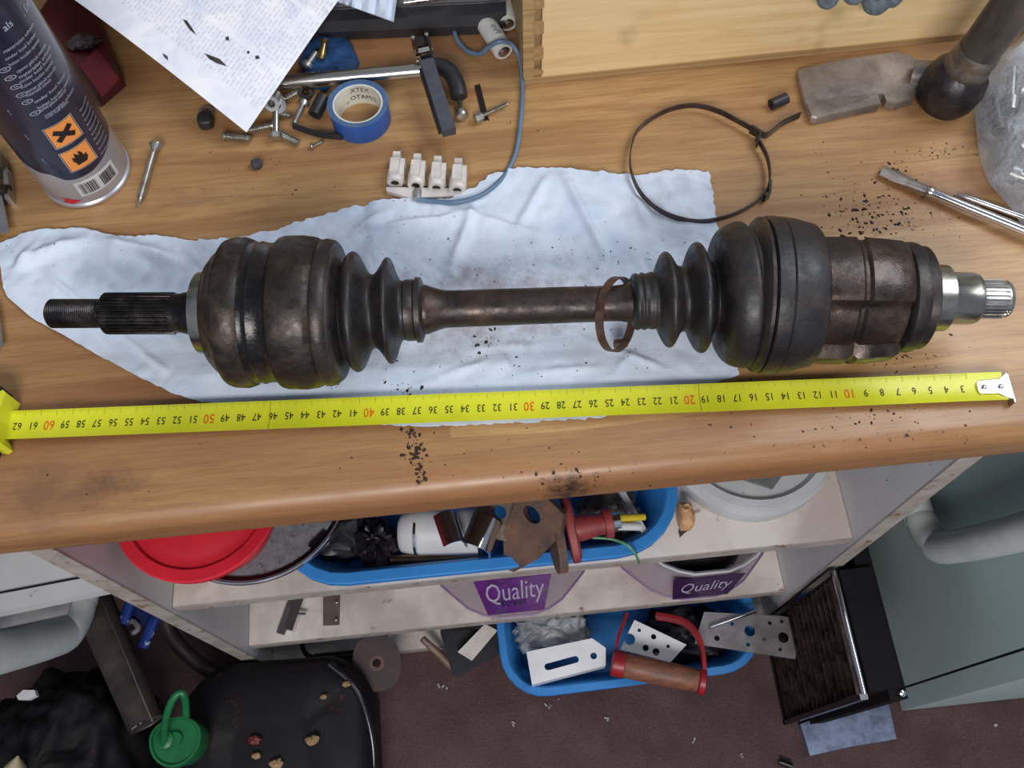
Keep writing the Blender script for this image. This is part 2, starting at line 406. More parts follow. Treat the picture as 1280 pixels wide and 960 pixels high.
q = at(84, 381, 0.053); MB().lathe([(-.004, .0022), (.0006, .0022)], q, (q - A).normalized() * 0 + (CAM - q).normalized(), 14).build('split_pin_hole', M('hole_black', (5, 5, 5), (9, 8, 8), rough=0.7), axle)
teeth = lambda nt, dep: (lambda th, t: 1 - dep * (0.5 + 0.5 * max(-1, min(1, 2.2 * math.cos(nt * th)))))
seg(MB(), A, D, K, 60, [(129, 20), (134, 26.5), (170, 26.5), (219, 26.5), (221, 23)], 260, teeth(30, 0.10)).build('splined_stub', m_spl, axle, sm=True)
seg(MB(), A, D, K, 60, [(218, 25), (225, 24.5), (236, 27), (246, 28)]).build('stub_neck', m_spl, axle, sm=True)
seg(MB(), A, D, K, 60, [(244, 30), (250, 47), (252, 51), (268, 53.5), (270, 52)]).build('steel_shoulder', m_mach, axle, sm=True)
seg(MB(), A, D, K, 60, [(266, 50), (269, 60), (271, 68), (274, 70), (277, 75), (280, 77.5), (283, 80), (287, 84), (291, 91), (297, 93.5), (312, 94), (318, 92), (322, 90)]).build('outer_joint_housing', m_joint, axle, sm=True)
seg(MB(), A, D, K, 60, [(320, 90), (323, 88.5), (330, 87.5), (333, 89), (338, 87.5), (345, 87), (352, 88), (356, 91)]).build('grease_groove', m_grease, axle, sm=True)
seg(MB(), A, D, K, 60, [(353, 88), (357, 94), (362, 95.5), (384, 96), (398, 94), (404, 91), (407, 88)]).build('boot_collar', m_joint, axle, sm=True)
seg(MB(), A, D, K, 60, [(404, 86), (408, 91), (413, 92), (421, 90), (424, 87)]).build('clamp_band', m_band, axle, sm=True)
# outer boot (its axis bends a little towards the bar)
o2, d2, k2 = axis_pts(420, 391, 800, 378)
def soft(pr, k=4): return [(p.x, p.y) for p in smooth([Vector((a, b, 0)) for a, b in pr], k)]
seg(MB(), o2, d2, k2, 420, soft([(420, 87), (427, 82), (431, 62), (434, 60), (438, 70), (444, 75), (450, 73), (456, 62), (462, 50), (468, 46), (474, 50), (481, 60), (486, 66.5), (491, 64), (496, 50), (501, 39), (506, 37), (512, 37)])).build('outer_boot', m_rub, axle, sm=True)
seg(MB(), o2, d2, k2, 420, [(505, 36), (508, 38.5), (518, 38.5), (520, 37), (521, 41), (527, 41), (529, 36), (531, 30)]).build('boot_neck_band', m_band, axle, sm=True)
seg(MB(), o2, d2, k2, 420, soft([(527, 30), (533, 31), (545, 27), (556, 24), (570, 23.3), (640, 23), (720, 22.6), (770, 22.5), (782, 24), (795, 25)], 3)).build('bar', m_rust, axle, sm=True)
o3, d3, k3 = axis_pts(790, 377.5, 925, 369)
seg(MB(), o3, d3, k3, 790, soft([(788, 26), (791, 33), (795, 35.5), (800, 34), (803, 36), (808, 34.5), (814, 36), (819, 36), (823, 45), (829, 57), (834, 60), (839, 56), (846, 44), (852, 41), (857, 44), (865, 62), (871, 69), (877, 67), (883, 54), (889, 45), (892, 50), (895, 68), (900, 80), (908, 87), (918, 90.5), (927, 91), (931, 86), (935, 85)])).build('inner_boot', m_rub, axle, sm=True)
o4, d4, k4 = axis_pts(925, 368.5, 1258, 374)
seg(MB(), o4, d4, k4, 925, [(930, 80), (934, 85), (937, 88), (939, 93), (943, 96.5), (947, 96.5), (948, 91)]).build('clamp_band', m_band, axle, sm=True)
seg(MB(), o4, d4, k4, 925, [(948, 92), (951, 97.5), (960, 98), (968, 97), (969, 95.6), (971, 97), (985, 95.5), (998, 92), (1010, 89), (1014, 85), (1016, 78)]).build('boot_collar', m_rub, axle, sm=True)
# tripod housing, three lobes
e1 = Vector((0, -.5, .87)); e1 = (e1 - d4 * e1.dot(d4)).normalized(); e2 = e1.cross(d4).normalized()
if e2.y < 0: e2 = -e2
def lobe(th):
    c = math.cos(1.5 * (th - math.radians(27))) ** 2          # 3 lobes
    return 0.84 + 0.16 * min(1, max(0, (c - 0.34) / 0.16))
L = []
for x, h in [(1012, 80), (1014, 84), (1040, 84.5), (1052, 84.5), (1056, 80), (1060, 80), (1064, 84), (1080, 83), (1108, 80), (1115, 76), (1119, 66), (1121, 55)]:
    L.append([o4 + d4 * ((x - 925) * k4) + (e1 * math.cos(2 * PI * j / 96) + e2 * math.sin(2 * PI * j / 96)) * (h / SC * lobe(2 * PI * j / 96)) for j in range(96)])
MB().loft(L).build('inner_joint_housing', m_house, axle, sm=True)
q = o4 + d4 * ((1030 - 925) * k4) + e1 * .0325 - e2 * .020
seg(MB(), o4, d4, k4, 925, [(1117, 50), (1119, 64), (1123, 68), (1134, 68.5), (1139, 67), (1141, 63), (1150, 64), (1153, 60), (1155, 40)]).build('dust_ring', m_band, axle, sm=True)
seg(MB(), o4, d4, k4, 925, [(1153, 38), (1155, 42), (1172, 41.5), (1180, 41), (1182, 34), (1184, 32.5), (1212, 32.5), (1219, 30.5), (1221, 25)]).build('steel_stub', m_mach, axle, sm=True)
seg(MB(), o4, d4, k4, 925, [(1218, 24.5), (1222, 24.5), (1246, 24.5), (1252, 24.2), (1253, 21), (1255, 21), (1256, 23), (1258.5, 22), (1260, 17), (1260.2, 4)], 240, lambda th, t: 1 - (0.12 * (0.5 + 0.5 * max(-1, min(1, 2.5 * math.cos(26 * th)))) if t < (1252.5 - 925) * k4 else 0)).build('splined_end', m_steel, axle, sm=True)

# loose clamp ring hanging round the bar
def ellipse_ring(cx, cy, rx, ry, tilt, n=44): return [(cx + rx * math.cos(2 * PI * i / n) * math.cos(tilt) - ry * math.sin(2 * PI * i / n) * math.sin(tilt), cy + rx * math.cos(2 * PI * i / n) * math.sin(tilt) + ry * math.sin(2 * PI * i / n) * math.cos(tilt)) for i in range(n)]
rc = at(771, 393, .0425); rn_ = (d2 * 0.80 + Vector((0, 0, 1)) * 0.42 + Vector((0, -.35, 0))).normalized()
ra = rn_.orthogonal().normalized(); rb = rn_.cross(ra)
pts = [rc + (ra * math.cos(2 * PI * i / 48) + rb * math.sin(2 * PI * i / 48)) * .0222 for i in range(48)]
m_rustring = M('rusty_strip', (104, 76, 64), (66, 50, 46), rough=0.5, metal=0.4, scale=90)
ringt = thing('small_clamp_ring', 'small brown rusty clamp ring hanging loose around the bar of the drive shaft', 'clamp', at(771, 420, 0))
MB().strap(pts, .0052, .0009, rn_, close=True).build('band', m_rustring, ringt, sm=True)
q = at(776, 429, .012); MB().box(q, (.009, .003, .006)).build('crimp_tab', m_rustring, ringt, bevel=.0004)

# ------------------------------------------------------------------ paper towel under the axle
top = [(0, 308), (28, 296), (60, 289), (110, 289), (150, 298), (200, 297), (240, 303), (300, 300), (345, 292), (400, 274), (440, 262), (480, 252), (520, 250), (560, 252), (590, 240), (612, 222), (650, 214), (690, 211), (740, 219), (800, 221), (850, 216), (886, 218)]
bot = [(4, 348), (10, 372), (40, 398), (80, 420), (120, 443), (170, 470), (215, 492), (250, 503), (300, 508), (345, 512), (390, 520), (430, 527), (480, 532), (530, 534), (590, 532), (650, 529), (700, 526), (750, 523), (790, 503), (840, 490), (890, 480), (924, 470)]
def resample(pts, n):
    P = [Vector((a, b, 0)) for a, b in pts]; ln = [0]
    for i in range(1, len(P)): ln.append(ln[-1] + (P[i] - P[i - 1]).length)
    out = []; j = 0
    for i in range(n + 1):
        t = ln[-1] * i / n
        while j < len(P) - 2 and ln[j + 1] < t: j += 1
        u = (t - ln[j]) / (ln[j + 1] - ln[j]); out.append(P[j].lerp(P[j + 1], min(1, u)))
    return out
NU, NV = 330, 120
tp, bp = resample(top, NU), resample(bot, NU)
def ridge(p, a, ang, wd, amp, ln=1.0):
    d = Vector((math.cos(ang), math.sin(ang))); r = Vector((p.x - a[0], p.y - a[1])); s_ = r.dot(d); t_ = r.dot(Vector((-d.y, d.x)))
    if s_ < 0 or s_ > ln: return 0
    return amp * math.exp(-(t_ / wd) ** 2) * min(1, s_ / .02, (ln - s_) / .02)
folds = []
for (x0, y0, x1, y1, wd, amp) in [(20, 335, 120, 300, 9, .007), (120, 300, 235, 330, 8, .007), (60, 345, 215, 470, 5, .0035), (130, 345, 235, 440, 6, .003), (690, 214, 640, 300, 7, .004), (700, 216, 760, 330, 6, .004),
    (600, 245, 560, 350, 7, .004), (500, 260, 430, 300, 7, .004), (780, 230, 820, 300, 6, .003), (560, 440, 700, 430, 5, .003), (480, 500, 620, 450, 5, .003), (640, 470, 760, 460, 5, .003), (760, 480, 800, 430, 6, .004), (620, 425, 660, 520, 5, .003),
    (400, 300, 330, 320, 6, .003), (850, 455, 880, 475, 5, .003), (10, 350, 60, 300, 7, .005), (540, 260, 690, 300, 6, .003), (720, 420, 850, 470, 5, .003), (440, 290, 600, 270, 5, .003)]:
    a, b = at(x0, y0), at(x1, y1); folds.append(((a.x, a.y), math.atan2(b.y - a.y, b.x - a.x), wd / 1900, amp * .9, (b - a).length))
def cloth_h(p, edge=1.0):
    q = Vector((p.x, p.y, 0))
    h = 0.0012 + 0.0042 * abs(noise.noise(q * 17 + Vector((3, 1, 0)))) + 0.0030 * abs(noise.noise(q * 37 + Vector((1, 7, 0)))) + 0.0014 * abs(noise.noise(q * 80 + Vector((9, 4, 2))))
    for f in folds: h += ridge(p, *f)
    # flat where the blade of the tape lies
    ta, tb = at(60, 530), at(1060, 491); d = (tb - ta).normalized(); dist = abs((p - ta).cross(d).length)
    k = min(1, max(0, (dist - .013) / .015)); da = abs(p.y - (at(640, 385, .0).y - (p.x) * .10) + .012); k *= min(1, .35 + max(0, (da - .018) / .02)); return 0.0012 + (h - 0.0012) * k
L = []; towel = MB()
vs = []; fs = []
for i in range(NU + 1):
    for j in range(NV + 1):
        t = j / NV; q = tp[i].lerp(bp[i], t); jag = 1.2 * noise.noise(Vector((q.x * .12, q.y * .12, 1)))
        if j in (0, NV): q = q + Vector((jag, jag, 0)) * 2
        if i == NU: q = q + Vector((4 * noise.noise(Vector((0, q.y * .15, 4))), 0, 0))
        p = at(q.x, q.y, 0); h = cloth_h(p)
        vs.append(Vector((p.x, p.y, BT + h)))
for i in range(NU):
    for j in range(NV):
        a = i * (NV + 1) + j; fs.append((a, a + NV + 1, a + NV + 2, a + 1))
# flip side, 0.4 mm lower, so that the sheet has a thickness
n0 = len(vs); vs2 = [v - Vector((0, 0, .0004)) for v in vs]
rim = [i * (NV + 1) for i in range(NU + 1)] + [NU * (NV + 1) + j for j in range(1, NV + 1)] + [i * (NV + 1) + NV for i in range(NU - 1, -1, -1)] + [j for j in range(NV - 1, 0, -1)]
fs2 = [tuple(n0 + i for i in f[::-1]) for f in fs] + [(rim[i], rim[(i + 1) % len(rim)], n0 + rim[(i + 1) % len(rim)], n0 + rim[i]) for i in range(len(rim))]
m_towel = mat_towel()
towel.add(vs + vs2, fs + fs2); tw = towel.build('paper_towel', m_towel, sm=True, origin=(0, 0, BT))
tag(tw, 'large crumpled pale blue paper towel spread under the drive shaft', 'towel')
for m_ in (tw.data,):
    pass

# ------------------------------------------------------------------ tape measure
zt = 0.0052
TA, TB_ = at(60, 530.5, zt), at(1060, 491, zt); td = (TB_ - TA).normalized(); tn = Vector((-td.y, td.x, 0)); cm = (TB_ - TA).length / 50
def tp_(c, v, h=0): return TA + td * ((60 - c) * cm) + tn * v + Vector((0, 0, h))
tape = thing('tape_measure', 'yellow steel tape measure pulled out along the worktop below the drive shaft', 'tape measure', tp_(62, 0, -zt))
m_yel = M('tape_yellow', (208, 208, 44), (192, 196, 38), rough=0.32, scale=16, bump=0.02, spots=((216, 212, 130), 60, 0.76))
m_ink = M('black_ink', (24, 30, 18), (36, 40, 24), rough=0.5, bump=0)
m_ink2 = M('red_ink', (226, 84, 26), (214, 74, 22), rough=0.5, bump=0)
BW = .0188; end0 = 0.28
L = []
def cup(v): return 0.0016 * (abs(v) / (BW / 2)) ** 2
for i in range(91):
    c = 62.6 + (end0 - 62.6) * i / 90; sg = noise.noise(Vector((c * .15, 0, 0))) * .0004
    up_ = [tp_(c, v * BW / 2, cup(v * BW / 2) + sg) for v in (-1, -.75, -.5, -.25, 0, .25, .5, .75, 1)]
    L.append(up_ + [p - Vector((0, 0, .0003)) for p in up_[::-1]])
blade = MB().loft(L).build('blade', m_yel, tape, sm=True)
tick = MB()
def put_text(mb, txt, size, c, v, sx=0.8):
    gv, gf = text_geo(txt, size)
    mb.add([tp_(c, v, 0) + td * (-p.x * sx) + tn * (-p.y) + Vector((0, 0, cup(v - p.y) + .00035 + noise.noise(Vector((c * .15, 0, 0))) * .0004)) for p in gv], gf)
for c in range(3, 63):
    g_ = MB()
    if c % 10 == 0: put_text(g_, str(c), .0088, c - .1, -.0005); g_.sub('red_numeral', m_ink2, blade, label='red printed number')
    else: put_text(g_, str(c), .0070, c - .1, -.0005); g_.sub('numeral', m_ink, blade)
def mark(c, v0, v1, wd):
    N = 4; a = []
    for i in range(N + 1):
        v = v0 + (v1 - v0) * i / N
        for s_ in (-1, 1): a.append(tp_(c, v, cup(v) + .00033 + noise.noise(Vector((c * .15, 0, 0))) * .0004) + td * s_ * wd / 2)
    tick.add(a, [(2 * i, 2 * i + 1, 2 * i + 3, 2 * i + 2) for i in range(N)])
for mm in range(20, 625):
    if mm % 10 == 0: mark(mm / 10 + .5, .0058, .0092, .00022)
    else: mark(mm / 10 + .5, .0076 if mm % 5 else .0066, .0092, .00012)
for c_ in (19.25, 46.1): mark(c_, -.0092, .0092, .0003)
tick.sub('tick_marks', M('tick_ink', (120, 130, 30), (110, 118, 28), rough=0.5, bump=0), blade, kind='stuff')
# end hook
rot = Matrix((td, tn, Vector((0, 0, 1)))).transposed()
mx = Matrix.Translation(tp_(.95, -.0003, .0016)) @ rot.to_4x4()
out = [(-.0105, -.003), (-.0095, -.0045), (.001, -.0045), (.006, -.0075), (.0095, -.009), (.0095, .0085), (.004, .0045), (-.0095, .0035), (-.0105, .002)]
hk = MB().plate(out, [(-.0068, -.0004, .0012, .0012), (.0035, -.0004, .0012, .0012)], .0008, mx).build('hook', m_chrome, tape, bevel=.0002)
hk2 = MB().box(mx @ Vector((.0095, -.002, -.004)), (.0009, .0185, .0095), rot.to_3x3()); hk2.sub('hook_lip', m_steel, hk)
for dx in (-.0068, .0035): MB().lathe([(-.0012, .0017), (.0006, .0017), (.0011, .0011), (.0012, .0003)], mx @ Vector((dx, -.0004, .0004)), (0, 0, 1), 16).sub('rivet', m_chrome, hk, sm=True)
# case
mh = M('case_black', (26, 24, 30), (40, 36, 44), rough=0.5, scale=40)
cs = MB()
cs.box(tp_(64.55, .0015, .004), (.034, .042, .016), rot.to_3x3()); cs.build('case', mh, tape, bevel=.004, seg=3)
L = []
lipm = MB()
lip = [(62.75, -.0165), (62.35, -.0175), (62.1, -.0155), (62.45, -.009), (62.5, 0), (62.35, .009), (62.25, .0165), (62.5, .0185), (62.9, .016), (62.95, 0), (62.95, -.01)]
lipm.loft([[tp_(a, b, -.004) for a, b in lip], [tp_(a, b, .0135) for a, b in lip]]).build('mouth_lip', m_yel, tape, bevel=.0008)

# ------------------------------------------------------------------ spray can
canx = at(109, 216, 0); CR = 0.0305; HC = 0.205
can = thing('spray_can', 'dark navy aerosol can with white print and orange hazard squares, standing at the left', 'spray can', canx)
m_navy = M('can_navy', (26, 24, 44), (32, 30, 50), rough=0.3, scale=8, bump=0, coat=0.3)
m_silver = M('can_silver', (190, 192, 200), (168, 168, 178), rough=0.32, metal=0.5, scale=14, bump=0)
prc = [(0, CR - .004), (.0, CR - .001), (.0012, CR + .0006), (.003, CR + .0006), (.0042, CR - .0006), (.006, CR), (HC, CR), (HC + .004, CR - .002), (HC + .006, CR - .004), (HC + .014, CR - .014), (HC + .016, CR - .018)]
MB().lathe(prc, canx, (0, 0, 1), 72).build('body', m_silver, can, sm=True)
def cyl(th, z, dr=.0002): return Vector((canx.x + (CR + dr) * math.cos(th), canx.y + (CR + dr) * math.sin(th), canx.z + z))
def can_hit(px, py):
    d = ray(px, py); ox, oy = CAM.x - canx.x, CAM.y - canx.y
    a = d.x ** 2 + d.y ** 2; b = ox * d.x + oy * d.y; c = ox * ox + oy * oy - CR ** 2; q = max(0, b * b - a * c)
    t = (-b - math.sqrt(q)) / a; p = CAM + d * t
    return math.atan2(p.y - canx.y, p.x - canx.x), p.z - canx.z
def wrap(mb, geo, th0, z0, ang=0.0, dr=.0004, sx=1.0):
    gv, gf = geo; ca, sa = math.cos(ang), math.sin(ang)
    mb.add([cyl(th0 + (p.x * sx * ca - p.y * sa) / CR, z0 + p.x * sx * sa + p.y * ca, dr) for p in gv], gf); return mb
def grid_rect(x0, y0, x1, y1, n=6):
    v = []; f = []
    for i in range(n + 1):
        x = x0 + (x1 - x0) * i / n; v += [Vector((x, y0, 0)), Vector((x, y1, 0))]
    for i in range(n): f.append((2 * i, 2 * i + 2, 2 * i + 3, 2 * i + 1))
    return v, f
# navy sleeve with a wavy lower edge
hL, hM, hR = can_hit(45, 214), can_hit(95, 224), can_hit(148, 165)
low = [(-PI, .03), (hL[0] - .25, hL[1] + .004), (hL[0] + .1, hL[1]), (hM[0] - .45, hM[1] + .008), (hM[0] - .2, hM[1] + .001), (hM[0], hM[1]), (hM[0] + .4, hM[1] + .0005), (hM[0] + .9, hM[1] + .004), (hM[0] + 1.4, hM[1] + .007), (PI + .0, .03)]
low.sort()
def lowz(th):
    for i in range(len(low) - 1):
        if low[i][0] <= th <= low[i + 1][0]:
            t = (th - low[i][0]) / (low[i + 1][0] - low[i][0]); return low[i][1] + (low[i + 1][1] - low[i][1]) * t
    return low[-1][1]
v = []; f = []; N = 120
for i in range(N + 1):
    th = -PI + 2 * PI * i / N
    for z, r in ((lowz(th), .0001), (HC, .0001), (HC, -.0006), (lowz(th), -.0006)): v.append(cyl(th, z, r))
for i in range(N):
    for j in range(4): f.append((4 * i + j, 4 * i + 4 + j, 4 * i + 4 + (j + 1) % 4, 4 * i + (j + 1) % 4))
slv = MB().add(v, f).build('printed_sleeve', m_navy, can, sm=True)
m_print = M('white_print', (176, 178, 192), (150, 152, 168), rough=0.5, bump=0)
m_org = M('hazard_orange', (232, 146, 72), (224, 138, 66), rough=0.45, bump=0)
m_hblk = M('hazard_black', (26, 14, 10), (30, 18, 12), rough=0.5, bump=0)
pr_ = MB()
t1, z1 = can_hit(4, 36); wrap(pr_, text_geo('als', .0065), t1 + .1, z1)
t2, z2 = can_hit(30, 14); wrap(pr_, text_geo('. Exp', .006), t2 + .12, z2)
rows = [((2, 62), (42, 32)), ((5, 72), (44, 44)), ((10, 80), (48, 50)), ((18, 86), (58, 58)), ((20, 92), (64, 62)), ((22, 100), (64, 70)), ((24, 107), (66, 78)), ((30, 112), (70, 86)), ((33, 120), (62, 98)), ((40, 124), (82, 94)), ((44, 131), (88, 98)), ((48, 137), (82, 112)), ((54, 142), (92, 112)), ((56, 147), (84, 126))]
words = 'materialen hoge verdunning schoon alle resten onder druk bewaar koel droog vlam buiten bereik kinderen houden spuitbus niet openen ook leeg gebruik alleen ventilatie'.split()
for i, ((xa, ya), (xb, yb)) in enumerate(rows):
    ta_, za = can_hit(xa, ya); tb_, zb = can_hit(xb, yb); s_ = ''
    ln = abs(tb_ - ta_) * CR; k = i
    while len(s_) < 16: s_ += words[(i * 5 + k) % len(words)] + ' '; k += 3
    g = text_geo(s_.strip()[:24], .0033); wdt = max(p.x for p in g[0]) - min(p.x for p in g[0])
    wrap(pr_, g, (ta_ + tb_) / 2, (za + zb) / 2, 0, sx=max(.5, ln / wdt))
for (x, y) in ((6, 87), (13, 97), (20, 108), (27, 118), (34, 127), (44, 141)):
    a, z = can_hit(x, y); g = []; f = []
    for i in range(16):
        for r in (1, .82): g.append(Vector((.0034 * r * math.cos(2 * PI * i / 16), .0017 * (r if r == 1 else .75) * math.sin(2 * PI * i / 16), 0)))
    for i in range(16): f.append((2 * i, 2 * ((i + 1) % 16), 2 * ((i + 1) % 16) + 1, 2 * i + 1))
    wrap(pr_, (g, f), a, z); wrap(pr_, text_geo('GB', .002), a, z)
for i in range(12):
    a, z = can_hit(102 + i * 3.0, 134 + i * 6.0); wrap(pr_, text_geo('llmnnomnlonmn'[: 10], .0022), a + .1, z, 0, sx=1.2)
for (x, y) in ((12, 140), (34, 171), (55, 201)):
    a, z = can_hit(x, y); wrap(pr_, text_geo('lmo nl', .0018), a, z, -PI / 2 + .05, sx=1.0)
a, z = can_hit(108, 120)
pr_.sub('white_print', m_print, slv, label='small white printed text rows')
def square(px, py, nm):
    a, z = can_hit(px, py); s_ = .0092
    mb = wrap(MB(), grid_rect(-s_, -s_ * .95, s_, s_ * .95), a, z, 0, .0005); q_ = mb.sub('hazard_square', m_org, slv, label='orange hazard square with a black ' + nm)
    b = MB()
    for (x0, y0, x1, y1) in ((-s_ - .0009, s_ * .95 + .0004, s_ + .0009, s_ * .95 + .0008), (-s_ - .0009, -s_ * .95 - .0008, s_ + .0009, -s_ * .95 - .0004), (-s_ - .0009, -s_, -s_ - .0005, s_), (s_ + .0005, -s_, s_ + .0009, s_)):
        wrap(b, grid_rect(x0, y0, x1, y1), a, z, 0, .0005)
    b.sub('square_border', m_print, slv); return a, z
a, z = square(80, 166, 'cross'); mb = MB()
for g in (0.62, -0.62): wrap(mb, grid_rect(-.0072, -.0018, .0072, .0018), a, z, g, .0008)
mb.sub('cross_symbol', m_hblk, slv)
a, z = square(99, 196, 'flame'); fl = [(-.003, -.0048), (.0028, -.0048), (.0048, -.002), (.0044, .0012), (.0028, -.0004), (.0026, .0028), (.0008, .0052), (.0006, .0016), (-.0008, .0034), (-.0018, .005), (-.0024, .0012), (-.004, .0024), (-.0042, -.001), (-.0034, -.0022)]
g = [Vector((x * 1.1, y * 1.1, 0)) for x, y in fl] + [Vector((0, -.0024, 0))]; wrap(MB(), (g, [(i, (i + 1) % len(fl), len(fl)) for i in range(len(fl))]), a, z, 0, .0008).sub('flame_symbol', m_hblk, slv)
bc = MB(); a, z = can_hit(124, 227); wrap(MB(), grid_rect(-.0155, -.0068, .0155, .0078), a, z, 0, .0002).build('barcode_patch', M('patch_white', (198, 198, 198), (180, 180, 180), rough=.5, bump=0), can)
x = -.0130; random.seed(3)
while x < .0130:
    wd = random.choice((.0002, .0003, .0005, .0007)); 
    if abs(x) > .0011: wrap(bc, grid_rect(x, -.0050, x + wd, .0052, 1), a, z, 0, .0004)
    x += wd + random.choice((.0003, .0004, .0006))
bc.build('barcode', m_hblk, can)
a, z = can_hit(90, 254); g = [Vector(p + (0,)) for p in ((-.007, -.002), (.001, -.0026), (.008, .0008), (.001, .003), (-.005, .0035), (-.003, .0008))]
wrap(MB(), (g, [(0, 1, 2, 3, 4, 5)]), a, z + .002, 0, .0003).build('red_emblem', m_red, can)

# ------------------------------------------------------------------ screws and bolts
m_screw = M('screw_steel', (192, 190, 184), (150, 146, 140), rough=0.3, metal=0.9, scale=120)
def screw(name, label, pa, pb, za, zb, r, hr, hl=.003, pointed=True, thread=True, hexa=False, cat='screw', mat=None, group=None):
    a, b = at(*pa, za), at(*pb, zb); d = (b - a).normalized(); Lh = (b - a).length; mat = mat or m_screw
    t = thing(name, label, cat, Vector((a.x, a.y, BT)), group or 'loose screws and bolts on the worktop')
    if hexa: MB().lathe([(-hl / 2, hr * .92), (-hl / 2 + .0003, hr), (hl / 2, hr)], a, d, 6).build('head', mat, t, bevel=.0002)
    elif pointed: MB().lathe([(-.0004, hr * .7), (0, hr), (.0008, hr * .95), (hl, r)], a, d, 20).build('head', mat, t, sm=True)
    else: MB().lathe([(-hl * .6, hr * .3), (-hl * .5, hr * .8), (-hl * .1, hr), (hl * .5, hr), (hl * .52, r)], a, d, 20).build('head', mat, t, sm=True)
    pr = [(hl * .5, r)]; s_ = Lh * (.15 if thread else .95); pr.append((s_, r))
    if thread:
        end = Lh * (.9 if pointed else .98); st = max(.0008, r * .55)
        while s_ < end: pr += [(s_, r * 1.12), (s_ + st / 2, r * .82)]; s_ += st
    pr.append((Lh, r * .12 if pointed else r * .9))
    MB().lathe(pr, a, d, 16).build('shank', mat, t, sm=True)
    return t
screw('countersunk_screw', 'long zinc countersunk wood screw lying beside the spray can', (195, 181), (173, 258), .005, .003, .0023, .0048, .005)
screw('clevis_pin', 'short steel pin lying below the bottom corner of the document', (281, 170), (313, 174), .004, .004, .0026, .0036, .002, pointed=False, cat='pin')
screw('round_head_bolt', 'steel bolt lying right of the corner of the document', (344, 156), (311, 163), .0055, .005, .0025, .0042, .003, pointed=False, cat='bolt')
t = screw('hex_bolt', 'steel bolt pointing at the viewer with its hex head down, in the heap of screws', (345, 170), (345, 128), .006, .014, .0024, .0048, .004, pointed=False, thread=False, hexa=True, cat='bolt')
screw('machine_screw', 'short threaded screw at the lower right of the heap of screws', (351, 168), (373, 179), .004, .003, .0024, .003, .002, pointed=False)
screw('pointed_screw', 'small pointed screw in the middle of the heap of screws', (347, 142), (366, 145), .004, .003, .002, .003, .002)
screw('coarse_thread_screw', 'coarse threaded screw at the upper right of the document corner', (352, 126), (378, 112), .006, .005, .0026, .0035, .002)
screw('cap_bolt', 'bright steel bolt standing between the screw heap and the black sleeve', (380, 128), (368, 154), .009, .003, .0021, .0042, .004, pointed=False, thread=False, cat='bolt')
screw('tiny_screw', 'tiny dull screw below the black rubber strap', (389, 184), (405, 176), .002, .002, .0012, .0026, .002)
screw('button_head_bolt', 'steel bolt with a large domed head beside the dark clamp lever', (577, 144), (572, 112), .005, .004, .0017, .0048, .004, pointed=False, thread=False, cat='bolt')
screw('hex_head_bolt', 'steel hex bolt lying across the thin black strip', (598, 147), (634, 130), .005, .0045, .0014, .0036, .006, pointed=False, thread=True, hexa=True, cat='bolt')
def ringthing(name, label, cat, px, py, z, ro, ri, h, mat, tilt=None, n=28):
    p = at(px, py, z); d = tilt or (0, 0, 1)
    o_ = MB().lathe([(0, ri), (0, ro), (h, ro), (h, ri)], p, d, n, close=True).build(name, mat, sm=True); return tag(o_, label, cat)
ringthing('washer', 'grey steel washer under the bolt at the document corner', 'washer', 347, 133, .012, .0062, .0026, .0015, m_zinc, (0.1, -.4, 1))
ringthing('steel_sleeve', 'grey steel spacer tube poking out from under the document', 'spacer', 344, 122, .012, .0056, .0028, .013, m_zinc, (-.1, -1, .55))
ringthing('hex_nut', 'dull nut lying above the standing bolt by the tape roll', 'nut', 382, 118, .004, .0058, .003, .004, m_joint, (.2, -.3, 1), n=6)
ringthing('split_washer', 'thin washer half hidden by the edge of the document', 'washer', 258, 141, .002, .0058, .0035, .001, m_zinc)
ringthing('rubber_sleeve', 'dark rubber sleeve between the screws and the blue tape roll', 'sleeve', 393, 144, .005, .0050, .0032, .016, m_black, (.45, .9, .12))
o = blobmesh(at(257, 151, .005), (.011, .012, .009), .1, 3, 1, 20, 10, .5).build('rubber_block', m_black, sm=True); tag(o, 'small black rubber block left of the document corner', 'rubber piece')
o = blobmesh(at(321, 205, .003), (.008, .0075, .006), .3, 3, 2, 16, 8, .8).build('grit_lump', M('grit', (72, 70, 76), (44, 42, 48), rough=.7, scale=200), sm=True); tag(o, 'small dark grey lump of grit on bare wood between can and terminal block', 'debris')
o = MB().strap(smooth([at(366, 157, .004), at(385, 164, .004), at(405, 169, .004), at(428, 171, .004)]), .0045, .0018, (0, .25, 1)).build('rubber_strap', m_black, bevel=.0003); tag(o, 'curved black rubber strap ending at the blue tape roll', 'strap')
o = MB().prism([at(593, 108), at(600, 106), at(611, 150), at(604, 152)], 0, .0009).build('plastic_strip', M('strip_black', (34, 20, 16), (24, 14, 12), rough=.5)); tag(o, 'thin dark brown strip lying under the hex bolt', 'strip')
